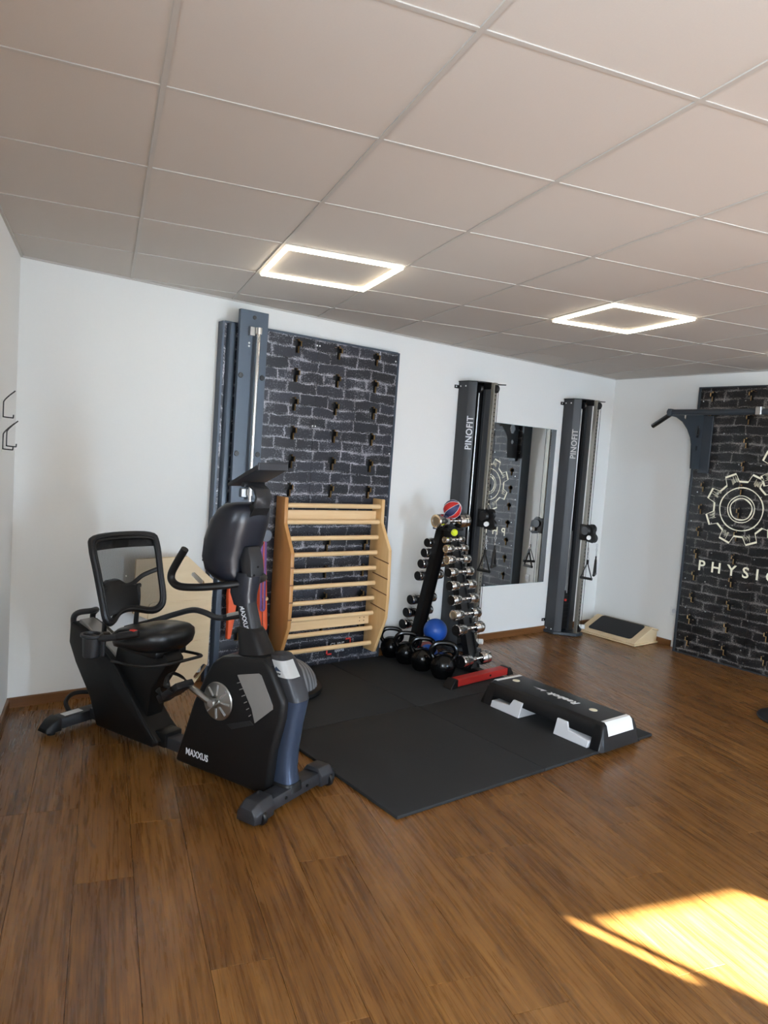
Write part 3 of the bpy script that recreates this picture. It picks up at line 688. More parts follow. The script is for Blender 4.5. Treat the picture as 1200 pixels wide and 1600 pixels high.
# pull-up station
pu = tag(empty('pull_up_bar', (LX, -1.08, 0)), 'dark pull-up bar with curved gusset and angled black grip', 'pull-up bar')
g_out = [(-.03, 1.66), (-.03, 2.135), (-.565, 2.135), (-.565, 2.085), (-.46, 2.08), (-.36, 2.05), (-.27, 1.995), (-.21, 1.93), (-.185, 1.87), (-.16, 1.66)]
hole1 = [(-.11 + .045 * math.cos(a), 1.985 + .06 * math.sin(a)) for a in [2 * PI * t / 6 for t in range(6)]]
hole2 = [(-.10 + .022 * math.cos(a), 1.84 + .028 * math.sin(a)) for a in [2 * PI * t / 6 for t in range(6)]]
hole3 = [(-.345, 2.115), (-.305, 2.115), (-.305, 2.085), (-.325, 2.07), (-.345, 2.085)]
me = curve_mesh([g_out, hole1, hole2, hole3], .010, 'gusset'); me.transform(basis((1, 0, 0), (0, 0, 1), (0, .005, 0)))
link('gusset', me, 'frame2', pu)
MB().box(-.03, -.010, -.09, .004, 1.63, 2.13).bevel(.002, 1).build('mount_plate', 'frame2', pu)
MB().tube([(-.545, .03, 2.113), (-.545, -1.2, 2.113)], .024, 18).build('bar', 'frame2', pu)
MB().cyl((-.53, .0, 2.108), (-.500, .19, 2.0), .019, n=16).build('angled_grip', 'wire', pu)
MB().box(-.575, -.51, -.012, .02, 2.082, 2.14).bevel(.003, 1).build('corner_block', 'frame2', pu)
MB().box(-.58, -.51, -.745, -.70, 2.085, 2.15).bevel(.006, 1).build('bar_clamp', 'steel', pu)
me2 = me.copy(); o2 = link('gusset', me2, 'frame2', pu, (0, -1.1, 0)); MB().box(-.03, -.010, -1.19, -1.096, 1.63, 2.13).build('mount_plate', 'frame2', pu)
# socket
sk = tag(empty('wall_socket', (RW(-.905), -.905, .335)), 'white wall socket beside the logo panel', 'socket')
MB().box(-.012, -.001, -.04, .04, -.04, .04).bevel(.004, 2).build('cover_frame', 'socket', sk); MB().lathe([(0, -.0125), (.019, -.0125), (.021, -.0145), (.0225, -.0145), (.0225, -.012)], (0, 0, 0), 20, 'x').build('insert', 'ltgrey', sk)

# ------------------------------------------------------------------ wall hooks
for k, (v, z, lab) in enumerate(((-.585, 1.635, 'upper black wire hook on the left wall'), (-.43, 1.495, 'lower black wire hook nearest the room corner'), (-.565, 1.482, 'lower black wire hook cut by the picture edge'))):
    p = guv(.0, v, z); h = tag(empty('wall_hook', p, GROT), lab, 'hook', 'black wire hooks on the left wall')
    MB().box(.0008, .004, -.008, .008, -.012, .085).bevel(.0015, 1).build('back_plate', 'wall', h)
    MB().tube(smoothpath([(.056, 0, .128), (.03, 0, .103), (.010, 0, .078), (.007, 0, .06), (.007, 0, .006), (.010, 0, .001), (.046, 0, -.001), (.050, 0, .001), (.051, 0, .014)], 4), .0030, 8).build('wire_hook', 'wire', h)

# ------------------------------------------------------------------ rubber floor mats
MX = [1.155, 2.148, 3.150]; MY = [-2.118, -1.085, -.075]
ML = {(0, 0): 'rubber mat tile nearest the camera, beside the bike', (1, 0): 'rubber mat tile under the step platform', (0, 1): 'rubber mat tile in front of the wall bars', (1, 1): 'rubber mat tile under the dumbbell rack'}
for (i, j), lab in ML.items():
    g = .0015
    o = MB().box(MX[i] + g, MX[i + 1] - g, MY[j] + g, MY[j + 1] - g, .0005, .018).bevel(.004, 2).build('rubber_mat', 'rubber')
    tag(o, lab, 'mat', 'black rubber floor mats')
MZ = .018

# ------------------------------------------------------------------ step platform
st = tag(empty('aerobic_step', (2.585, -2.15, MZ)), 'black aerobic step with white end strips on the mat', 'step')
Ln, Wd, Ht = .935, .385, .150
def sec(y, inset):
    i = inset
    return [(0 + i, y, .012), (.035 + i, y, .115), (.045 + i, y, .140), (.062 + i, y, Ht), (Wd - .062 - i, y, Ht), (Wd - .045 - i, y, .140), (Wd - .035 - i, y, .115), (Wd - i, y, .012)]
def step_end(y0, sgn):
    return [[(p[0], y0 + sgn * dy - 0, p[2]) for p in sec(0, ins)] for dy, ins in ((0, 0),)]
secs = []
body = MB()
prof_s = [(0, .002), (.034, .112), (.044, .138), (.064, Ht), (Wd - .064, Ht), (Wd - .044, .138), (Wd - .034, .112), (Wd, .002)]
def pr(y, zmax): return [(x, y, min(z, zmax)) for x, z in prof_s]
# end walls slope inwards
ys = [(0, .002), (.022, .108), (.030, .134), (.046, Ht), (Ln - .046, Ht), (Ln - .030, .134), (Ln - .022, .108), (Ln, .002)]
for y, zm in ys: secs.append(pr(y, zm))
def lift(sc, zb): return [(x if z > zb else (x + (zb - z) * .31 if x < Wd / 2 else x - (zb - z) * .31), y, max(z, zb)) for x, y, z in sc]
mid_ = [pr(y, zm) for y, zm in ys]
body.loft([lift(q_, .062) for q_ in mid_[2:-2]]).bevel(.004, 2)
for ya, yb, rev in ((0, .085, 0), (Ln - .085, Ln, 1)):
    blk = [pr(0, .002), pr(.022, .108), pr(.030, .134), pr(.046, Ht - .0005), pr(.085, Ht - .0005)]
    if rev: blk = [[(x, Ln - y, z) for x, y, z in q_] for q_ in blk]
    b2 = MB().loft(blk).bevel(.004, 2); me_ = b2.mesh('t'); body.bm.from_mesh(me_)
body.build('platform', 'satin', st, smooth=40)
for s_ in (1, -1):
    e = .003
    q = [(.010, .082), (.019, .112), (.027, .138), (.043, Ht + e), (.066, Ht + e)]
    if s_ < 0: q = [(Ln - y, z) for y, z in q]
    inn = [(y + s_ * .002, z - .002) for y, z in q]
    MB().loft([[(x, y, z) for y, z in q] + [(x, y, z) for y, z in inn[::-1]] for x in (.072, Wd - .072)]).build('end_strip', 'white', st)
for y in (.21, .815): MB().lathe([(0, Ht + .0015), (.024, Ht + .0015), (.025, Ht - .001)], (.195, y, 0), 24).build('round_badge', 'cream', st)
lettering('Reebok', .074, (0, 1, 0), (-1, 0, 0), (.218, .318, Ht + .0012), 'white', st, 'lettering', bold=.0022, width=.98, shear=.2)
me = curve_mesh([[(0, 0), (.10, .012), (.05, .016), (.065, .032), (.03, .018), (.02, .040), (.012, .016)]], .001, 'logo_mark'); me.transform(basis((0, 1, 0), (-1, 0, 0), (.215, .575, Ht + .0008))); link('logo_mark', me, 'whitep', st)
for (ya, yb, flip) in ((.09, .33, 0), (.60, .84, 1)):
    P = [(0, .0), (.24, 0), (.24, .092), (.165, .092), (.145, .052), (.0, .040)] if flip == 0 else [(0, 0), (.24, 0), (.24, .040), (.095, .052), (.075, .092), (0, .092)]
    # stepped light grey risers showing through the cut-outs of the long side
    MB().prism([(ya + p[0], p[1] + .001) for p in P], -.010, .33, 'x').bevel(.003, 1).xf(Matrix(((1, 0, .30, 0), (0, 1, 0, 0), (0, 0, 1, 0), (0, 0, 0, 1)))).build('riser', 'ltgrey', st)

# ------------------------------------------------------------------ stand base at the right edge
ds = tag(empty('round_stand', (4.31, -2.46, 0)), 'dark round stand base cut off by the right picture edge', 'stand')
MB().lathe([(0, .002), (.23, .002), (.235, .008), (.232, .018), (.215, .026), (0, .034)], (0, 0, 0), 40).build('base_disc', 'dkgrey', ds); MB().cyl((.05, -.05, .03), (.05, -.05, 1.1), .02, n=14).build('pole', 'dkgrey', ds)

# ------------------------------------------------------------------ balance dome
bo = tag(empty('balance_dome', (1.505, -.43, MZ)), 'grey swirled balance half ball on black base, behind the bike', 'balance dome')
MB().lathe([(0, .0), (.26, .0), (.285, .008), (.292, .022), (.288, .038), (.262, .046)], (0, 0, 0), 44).build('base_ring', 'black', bo)
MB().lathe([(.258, .046)] + [(.255 * math.cos(a), .05 + .165 * math.sin(a)) for a in [PI / 2 * t / 12 for t in range(13)]], (0, 0, 0), 44).build('dome', 'bosu', bo)

# ------------------------------------------------------------------ plywood board leaning on the back wall
pb_ = tag(empty('plywood_board', (.66, -.012, .02)), 'pale plywood therapy board leaning on the wall behind the bike seat', 'board')
out = [(.0, .50), (.0, .838), (.325, .845), (.505, .685), (.51, .12), (.43, .0), (.215, .0), (.215, .40)]
def slot(cx, cz, ln_, r, a):
    P = []
    for k in range(9): t = -PI / 2 + PI * k / 8; P.append((ln_ / 2 + r * math.cos(t), r * math.sin(t)))
    for k in range(9): t = PI / 2 + PI * k / 8; P.append((-ln_ / 2 + r * math.cos(t), r * math.sin(t)))
    return [(cx + p[0] * math.cos(a) - p[1] * math.sin(a), cz + p[0] * math.sin(a) + p[1] * math.cos(a)) for p in P]
tilt = Matrix.Rotation(math.radians(3.0), 4, 'X')
def pl(splines, th, name, mat, y):
    me = curve_mesh(splines, th, name); me.transform(basis((1, 0, 0), (0, 0, 1), (0, 0, 0))); me.transform(Matrix.Translation((0, y, 0))); me.transform(tilt); return link(name, me, mat, pb_)
pl([out, slot(.40, .70, .085, .014, -.73), slot(.46, .075, .08, .016, .9)], .022, 'board', 'ply', -.045)
pl([rrect(.09, .47, .44, .56, .025)], .008, 'raised_pad', 'ply', -.067); pl([rrect(.25, .47, .18, .29, .025)], .008, 'raised_pad', 'ply', -.067)

# ------------------------------------------------------------------ dumbbell rack
RA = math.radians(5.0); RC = Vector((2.945, -.43, MZ))
rk = tag(empty('dumbbell_rack', RC, RA), 'black A-frame dumbbell rack with red feet, loaded with chrome dumbbells', 'dumbbell rack')
def R3(x, y, z): v = Vector((x, y, 0)); v.rotate(Matrix.Rotation(RA, 3, 'Z')); return Vector((RC.x + v.x, RC.y + v.y, RC.z + z))
for s_ in (-1, 1):
    y0 = .315 if s_ > 0 else -.450; fx0, fx1 = (-.085, .25) if s_ > 0 else (-.355, .205)
    ft = MB().box(fx0, fx1, y0 - .035, y0 + .035, .008, .058).bevel(.003, 1).build('foot', 'red', rk)
    for e, fx in ((-1, fx0), (1, fx1)): MB().prism([(fx, .0), (fx + e * .07, .0), (fx + e * .06, .02), (fx + e * .028, .062), (fx, .062)], y0 - .04, y0 + .04, 'y').bevel(.003, 1).build('end_cap', 'black', ft)
    MB().lathe([(0, y0 - .039), (.008, y0 - .039), (.008, y0 - .034)] if s_ < 0 else [(0, y0 + .039), (.008, y0 + .039), (.008, y0 + .034)], (0, 0, .035), 10, 'y').build('bolt', 'black', ft)
    yb_, yt_ = (-.315, .015) if s_ < 0 else (.30, .075)
    for e in (-1, 1):
        MB().prism([(yb_ - .03, .05), (yb_ + .03, .05), (yt_ + .03, 1.06), (yt_ - .03, 1.06)], e * .045 - .004, e * .045 + .004, 'x').build('column_plate', 'black', rk)
    MB().prism([(yb_ - .012, .05), (yb_ + .012, .05), (yt_ + .012, 1.06), (yt_ - .012, 1.06)], -.041, .041, 'x').build('column_web', 'black', rk)
MB().box(-.09, .09, -.05, .11, 1.035, 1.05).bevel(.003, 1).build('top_plate', 'black', rk)
MB().box(-.025, .025, -.414, .279, .012, .05).bevel(.003, 1).build('base_bar', 'black', rk)
def dumbbell(c, ln_, R, label, group, rz=RA, dark=False):
    d = tag(empty('dumbbell', c, rz), label, 'dumbbell', group)
    hl = ln_ * .31
    for s_ in (-1, 1):
        hd = MB().lathe([(0, s_ * (ln_ / 2 - .004)), (R * .62, s_ * (ln_ / 2 - .004)), (R * .66, s_ * ln_ / 2), (R * .90, s_ * ln_ / 2), (R, s_ * (ln_ / 2 - .006)), (R, s_ * (ln_ / 2 - hl + .008)), (R * .9, s_ * (ln_ / 2 - hl)), (.014, s_ * (ln_ / 2 - hl - .006))], (0, 0, 0), 26, 'x').build('head', 'chrome', d, smooth=35)
        MB().lathe([(R + .0006, s_ * (ln_ / 2 - hl * .45)), (R + .0006, s_ * (ln_ / 2 - hl * .52))], (0, 0, 0), 26, 'x').build('groove', 'dkgrey', hd)
        MB().lathe([(0, s_ * (ln_ / 2 - .0035)), (R * .60, s_ * (ln_ / 2 - .0035)), (R * .60, s_ * (ln_ / 2 - .006))] if not dark else [(0, s_ * (ln_ / 2 + .001)), (R * .25, s_ * (ln_ / 2 + .001)), (R * .30, s_ * (ln_ / 2 + .0025)), (R * .88, s_ * (ln_ / 2 + .0025)), (R * .90, s_ * (ln_ / 2 - .002))], (0, 0, 0), 22, 'x').build('end_disc', 'black' if dark else 'chromed', hd)
    hb = ln_ / 2 - hl - .004
    MB().lathe([(.012, -hb), (.013, -hb * .75), (.0115, -hb * .7), (.0155, -hb * .3), (.0165, 0), (.0155, hb * .3), (.0115, hb * .7), (.013, hb * .75), (.012, hb)], (0, 0, 0), 14, 'x').build('handle', 'chrome', d)
    return d
ORD = ['topmost', 'second', 'third', 'fourth', 'fifth', 'sixth', 'seventh', 'eighth', 'lowest']
front = [(-.461, .986), (-.493, .922), (-.52, .842), (-.555, .753), (-.586, .659), (-.618, .558), (-.654, .454), (-.696, .352), (-.777, .141)]
def cradle(y, z, s_):
    for e in (-1, 1):
        MB().prism([(y - s_ * .005 - .012, z - .03), (y + .012, z - .03), (y + s_ * .022 + .004, z + .006), (y + s_ * .018, z + .008), (y, z - .016), (y - .012 - s_ * .005, z - .018)], e * .05 - .003, e * .05 + .003, 'x').build('cradle', 'black', rk)
for k, (y, z) in enumerate(front):
    R = (.026, .032, .035, .037, .0385, .040, .0415, .043, .050)[k]; ln_ = (.215, .235, .25, .26, .275, .28, .285, .29, .305)[k]
    c = Vector((2.95, y, z)); c2 = c
    lab = f'chrome dumbbell, {ORD[k]} in the front column of the rack' if k < 8 else 'large chrome dumbbell lowest on the front of the rack, above the red foot'
    dumbbell(c2, ln_, R, lab, 'chrome dumbbells on the rack', dark=k in (3, 4, 5, 7, 8))
    cradle(y - RC.y, z - MZ, -1)
rear = [(-.304, .941), (-.276, .858), (-.248, .768), (-.221, .668), (-.154, .466), (-.115, .355), (-.079, .253)]
RN = ['topmost dumbbell in the rear left column of the rack', 'second dumbbell from the top in the rear left column', 'third dumbbell from the top in the rear left column', 'dumbbell just above the gap in the rear left column', 'dumbbell just below the gap in the rear left column', 'second dumbbell below the gap in the rear left column', 'lowest visible dumbbell in the rear left column, above the kettlebells']
for k, (y, z) in enumerate(rear):
    t = k / 6; R = .037 + .006 * t; ln_ = .25 + .03 * t
    dumbbell(Vector((2.84 + ln_ / 2 - .01, y + .02, z)), ln_, R, 'chrome ' + RN[k], 'chrome dumbbells on the rack', dark=True); cradle(y + .02 - RC.y, z - MZ, 1)
dumbbell(Vector((2.945, -.425, 1.124)), .35, .054, 'largest chrome dumbbell, lying on top of the rack', 'chrome dumbbells on the rack')
# balls
bb = tag(empty('mini_basketball', (2.957, -.415, 1.214), .4), 'small red and navy basketball on top of the dumbbell rack', 'ball')
Rb = .071
for k in range(8):
    mb = MB(); secs = []
    for j in range(9):
        th = PI * j / 8; secs.append([(Rb * max(math.sin(th), .002) * math.cos(2 * PI * k / 8 + (PI / 4) * i / 4), Rb * max(math.sin(th), .002) * math.sin(2 * PI * k / 8 + (PI / 4) * i / 4), Rb * math.cos(th)) for i in range(5)])
    mb.loft(secs, closed=False, cap=False); mb.xf(Matrix.Rotation(.9, 4, 'X')); mb.build('ball_panel', 'bred' if k % 2 else 'bblue', bb, smooth=60)
for k in range(4):
    a = PI * k / 4; pts = [(Rb * 1.003 * math.cos(t) * math.cos(a), Rb * 1.003 * math.cos(t) * math.sin(a), Rb * 1.003 * math.sin(t)) for t in [2 * PI * s_ / 30 for s_ in range(30)]]
    MB().tube(pts, .0016, 6, closed=True).xf(Matrix.Rotation(.9, 4, 'X')).build('seam', 'whitep', bb)
tb = tag(empty('tennis_ball', (2.90, -.515, 1.046)), 'yellow tennis ball under the top dumbbell', 'ball')
MB().sphere((0, 0, 0), .026, 20).build('felt', 'tennis', tb); MB().tube([(.0262 * math.cos(t), .0262 * math.sin(t) * .8, .016 * math.cos(2 * t)) for t in [2 * PI * s_ / 24 for s_ in range(24)]], .0008, 5, closed=True).build('seam', 'whitep', tb)
for (p, r, lab) in (((2.885, -.405, .274), .092, 'upper blue gym ball inside the dumbbell rack'), ((2.835, -.40, MZ + .076), .075, 'lower blue gym ball seen through the kettlebell handles')):
    b = tag(empty('gym_ball', p), lab, 'ball', 'blue gym balls'); MB().sphere((0, 0, 0), r, 32).build('ball_skin', 'blueball', b); MB().lathe([(0, .0), (.006, .0), (.007, -.004)], (0, 0, r - .0005), 10).build('valve', 'white', b)
# kettlebells
def kettlebell(c, R, label, rz):
    k = tag(empty('kettlebell', c, rz), label, 'kettlebell', 'black kettlebells beside the rack')
    MB().lathe([(0, 0), (R * .62, 0), (R * .80, R * .22)] + [(R * math.cos(a), R * .92 + R * math.sin(a)) for a in [(-.55 + .16 * t) for t in range(12)]] + [(R * .3, R * 1.86), (0, R * 1.9)], (0, 0, 0), 30).build('bell', 'iron', k)
    hw = R * 1.0; zt = R * 1.40
    pts = smoothpath([(-hw * .72, 0, zt), (-hw * .98, 0, zt + R * .45), (-hw * .88, 0, zt + R * .95), (-hw * .45, 0, zt + R * 1.25), (hw * .45, 0, zt + R * 1.25), (hw * .88, 0, zt + R * .95), (hw * .98, 0, zt + R * .45), (hw * .72, 0, zt)], 4)
    MB().tube(pts, R * .20, 12).build('handle', 'iron', k)
    return k
KB = [((2.690, -.118), .083, 'kettlebell farthest back against the wall'), ((2.690, -.305), .086, 'second kettlebell from the wall'), ((2.690, -.495), .088, 'third kettlebell from the wall, in front of the blue ball'), ((2.705, -.705), .094, 'kettlebell nearest the red rack foot')]
for (p, R, lab) in KB: kettlebell((p[0], p[1], MZ), R, 'glossy black ' + lab, -.62)
# second, shorter kettlebell standing under the front column
kettlebell((2.84, -.60, MZ), .055, 'small black kettlebell between the rack legs', -.6)

# ------------------------------------------------------------------ recumbent bike
BA = math.atan2(-.936, .351)
bk = tag(empty('recumbent_bike', (.338, -.41, 0), BA), 'black recumbent exercise bike with mesh backrest', 'exercise bike')
# stabilisers
def stab(x, name):
    s_ = MB().prism([(x - .045, .03), (x + .045, .03), (x + .040, .085), (x - .040, .085)], -.20, .20, 'y').bevel(.006, 2).build(name, 'graph' if x > 1 else 'dkgrey', bk); return s_
rs = stab(0.0, 'rear_stabilizer')
for e in (-1, 1):
    MB().loft([[(-.048, e * .20, .022), (.048, e * .20, .022), (.046, e * .20, .09), (-.046, e * .20, .09)], [(-.048, e * .25, .022), (.048, e * .25, .022), (.040, e * .245, .075), (-.040, e * .245, .075)], [(-.04, e * .285, .024), (.04, e * .285, .024), (.032, e * .28, .045), (-.032, e * .28, .045)]]).bevel(.004, 2).build('end_cap', 'black', rs)
    MB().cyl((0, e * .23, 0), (0, e * .23, .026), .022, n=16).build('level_foot', 'black', rs)
MB().box(-.025, .02, -.215 + .05, -.055, .0852, .0862).build('sticker', 'white', rs)
fs = stab(1.415, 'front_stabilizer')
for e in (-1, 1):
    cp = MB().loft([[(1.415 + dx_, e * y, z) for dx_, z in prof_] for y, prof_ in ((.165, [(-.055, .02), (.055, .02), (.058, .07), (.035, .105), (-.035, .105), (-.058, .07)]), (.25, [(-.055, .012), (.055, .012), (.060, .065), (.036, .10), (-.036, .10), (-.060, .065)]), (.285, [(-.05, .015), (.05, .015), (.05, .05), (.03, .075), (-.03, .075), (-.05, .05)]))]).bevel(.005, 2).build('end_cap', 'graph', fs)
    MB().lathe([(0, -.012), (.027, -.012), (.032, -.006), (.032, .006), (.027, .012), (0, .012)], (1.415 + .043, e * .235, .034), 20, 'y').build('transport_wheel', 'satin', cp)
    MB().lathe([(0, .046), (.007, .049), (.007, .040)], (1.415, e * .075, .058), 10, 'x').build('bolt', 'black', fs)
MB().box(.05, .84, -.04, .04, .045, .105).bevel(.006, 2).build('main_rail', 'graph', bk)
MB().box(.585, .665, -.055, .055, .05, .125).bevel(.008, 2).build('rail_collar', 'black', bk)
rh = MB().prism([(-.085, .565), (-.090, .45), (-.03, .35), (.10, .19), (.165, .045), (.60, .045), (.645, .08), (.54, .155), (.40, .30), (.30, .40), (.20, .46), (.02, .535)], -.085, .085, 'y').bevel(.014, 3).build('rear_housing', 'black', bk)
MB().tube(smoothpath([(.18, -.0865, .48), (.30, -.0865, .405), (.42, -.0865, .29), (.55, -.0865, .165), (.63, -.0865, .09)], 5), .0025, 6).build('housing_seam', 'satin', rh)
MB().prism([(.25, .40), (.28, .53), (.62, .53), (.66, .49), (.55, .33), (.515, .15), (.42, .14)], -.055, .055, 'y').bevel(.012, 2).build('seat_carriage', 'black', bk)
MB().prism([(-.06, .575), (.0, .56), (.50, .335), (.49, .315), (-.06, .553)], -.045, .045, 'y').bevel(.004, 1).build('slide_rail', 'silver', bk)
MB().tube(smoothpath([(-.085, -.06, .54), (-.085, -.06, .585), (-.05, -.055, .615), (-.02, 0, .622), (-.05, .055, .615), (-.085, .06, .585), (-.085, .06, .54)], 5), .016, 10).build('carry_handle', 'dkgrey', bk)
MB().tube(smoothpath([(-.03, -.10, .07), (-.10, -.08, .11), (-.14, .0, .13), (-.10, .09, .12), (-.03, .10, .08)], 5), .012, 10).build('rear_grab_loop', 'black', bk)
# seat
def seatsec(z, sx, sy, k=1):
    P = []
    for i in range(36):
        a = 2 * PI * i / 36; c, s_ = math.cos(a), math.sin(a)
        x = .5 + sx * math.copysign(abs(c) ** .7, c); y = sy * math.copysign(abs(s_) ** .7, s_) * (1 - .12 * c)
        P.append((x, y, z + (.018 * c if k else 0) + (-.014 * max(0, 1 - abs(y) / .1) if k == 2 else 0)))
    return P
MB().loft([seatsec(.535, .14, .15, 0), seatsec(.55, .165, .18), seatsec(.585, .172, .192), seatsec(.615, .168, .188), seatsec(.633, .150, .165), seatsec(.640, .11, .12), seatsec(.640, .05, .05)]).build('seat', 'vinyl', bk, smooth=70)
MB().box(.36, .62, -.10, .10, .50, .545).bevel(.01, 2).build('seat_pan', 'black', bk)
# backrest
def bq(y, s_): f = (s_ / .40); return (.315 - .125 * f - .035 * (y / .2) ** 2 * -1, y, .655 + s_)
loop = [(-.185, .02), (-.19, .10), (-.198, .25), (-.205, .36), (-.175, .405), (0, .412), (.175, .405), (.205, .36), (.20, .20), (.195, .08), (.175, .03), (.12, .008), (.0, .035), (-.08, .028), (-.13, -.005), (-.165, -.010)]
lp3 = smoothpath([bq(*p) for p in loop], 4, closed=True)
br = MB().tube(lp3, .0165, 10, closed=True).build('backrest_frame', 'satin', bk)
inner = smoothpath([bq(p[0] * .93, .2 + (p[1] - .2) * .93) for p in loop], 4, closed=True)
MB().tube([(p[0] + .008, p[1], p[2]) for p in inner], 1, 8, closed=True, flat=(.010, .010)).build('inner_rim', 'black', br)
def grid_patch(y0, y1, s0, s1, n, m, dx=0):
    mb = MB(); mb.loft([[tuple(Vector(bq(y0 + (y1 - y0) * i / n, s0 + (s1 - s0) * j / m)) + Vector((dx, 0, 0))) for i in range(n + 1)] for j in range(m + 1)], cap=False, closed=False); return mb
mesh_poly = [bq(p[0] * .95, .2 + (p[1] - .2) * .95) for p in loop]
mb = MB(); ctr = bq(0, .2); ring_ = smoothpath(mesh_poly, 4, closed=True); n_ = len(ring_)
secs = [[tuple(Vector(ctr).lerp(p, f) - Vector((.0, 0, 0))) for p in ring_] for f in (.02, .35, .7, 1.0)]
mb.loft(secs, cap=False); mb.build('mesh_back', 'net', bk, smooth=60)
g = grid_patch(-.185, .185, .345, .398, 8, 2, .002); bmesh.ops.solidify(g.bm, geom=g.bm.faces[:], thickness=.006); g.build('top_band', 'black', br)
MB().tube(smoothpath([bq(-.19, .16), bq(-.10, .155), bq(.02, .155), bq(.10, .195), bq(.195, .225)], 5), 1, 10, flat=(.013, .009), up=(0, 0, 1)).build('lumbar_strap', 'black', br)
MB().loft([[tuple(Vector(bq(y, s_)) + Vector((-.004 - t, 0, 0))) for y, s_ in ((-.165, .02), (-.06, .03), (.045, .05), (.055, .15), (-.01, .165), (-.05, .19), (-.12, .19), (-.16, .165))] for t in (-.012, .03)]).bevel(.006, 2).build('lumbar_pad', 'black', br)
for e in (-1, 1):
    MB().tube(smoothpath([(.22, e * .10, .44), (.225, e * .10, .60), (.235, e * .10, .72), (.225, e * .10, .80)], 4), .013, 10).build('back_support', 'dkgrey', bk)
MB().tube(smoothpath([(.228, -.115, .79), (.222, -.05, .785), (.22, 0, .785), (.222, .05, .785), (.228, .115, .79)], 4), .012, 10).build('back_cross_tube', 'black', bk)
# seat handles
h1 = MB().tube(smoothpath([(.24, -.09, .555), (.30, -.20, .580), (.38, -.285, .605), (.46, -.30, .615), (.54, -.27, .632)], 5), .016, 12).build('seat_handle', 'dkgrey', bk)
MB().tube([(.54, -.27, .632), (.60, -.235, .648), (.63, -.218, .655)], [.018, .019, .017], 14).build('grip', 'satin', h1)
MB().tube([(.545, -.262, .640), (.595, -.232, .655)], .0135, 10).build('pulse_sensor', 'chromed', h1)
MB().box(.585, .618, -.238, -.215, .664, .672).bevel(.003, 1).build('button', 'redp', h1)
ch = MB().lathe([(.034, -.095), (.038, -.09), (.042, .0), (.052, .006), (.052, .018), (.040, .018), (.036, .0), (.033, -.085), (0, -.085)], (.415, -.315, .615), 28).build('cup_holder', 'dkgrey', bk)
h2 = MB().tube(smoothpath([(.20, .05, .555), (.26, .18, .585), (.34, .265, .625), (.46, .28, .668), (.54, .29, .668), (.60, .315, .648), (.64, .34, .648)], 5), .016, 12).build('seat_handle', 'dkgrey', bk)
MB().tube([(.64, .34, .648), (.72, .375, .670), (.76, .39, .682)], [.017, .018, .016], 14).build('grip', 'satin', h2)
MB().tube([(.66, .343, .663), (.72, .37, .682)], .012, 10).build('pulse_sensor', 'chromed', h2)
# adjustment lever under the seat
MB().tube(smoothpath([(.42, -.20, .475), (.60, -.20, .49), (.70, -.14, .50), (.73, .05, .505), (.70, .12, .50), (.55, .13, .49)], 4), .008, 8).build('adjust_lever', 'wire', bk)
# front housing
fh = MB().prism([(.765, .03), (.80, .13), (.87, .345), (.94, .495), (.985, .565), (1.035, .600), (1.12, .618), (1.30, .648), (1.345, .60), (1.42, .48), (1.415, .40), (1.375, .24), (1.36, .06), (1.33, .03)], -.088, .088, 'y').bevel(.022, 3).build('front_housing', 'black', bk, smooth=40)
MB().prism([(.955, .52), (.995, .575), (1.04, .606), (1.12, .624), (1.30, .654), (1.335, .62), (1.30, .60), (1.10, .57)], -.079, .079, 'y').bevel(.014, 2).build('top_shell', 'satin', bk)
def near_side(poly, name, mat, y=-.0885, th=.003):
    me = curve_mesh([poly], th, name); me.transform(basis((1, 0, 0), (0, 0, 1), (0, y, 0))); return link(name, me, mat, bk)
near_side([(1.150, .543), (1.165, .548), (1.275, .577), (1.290, .572), (1.365, .452), (1.366, .436), (1.352, .424), (1.268, .349), (1.245, .41)], 'side_panel', 'silver')
for k in range(6): MB().tube([(1.150 + .016 * k, -.0895, .505 - .027 * k), (1.172 + .014 * k, -.0895, .515 - .027 * k)], .002, 6).build('vent_mark', 'silver', bk)
MB().prism([(1.10, .30), (1.24, .352), (1.262, .338), (1.13, .285)], -.0915, -.0875, 'y').bevel(.001, 1).build('grip_recess', 'dkgrey', bk)
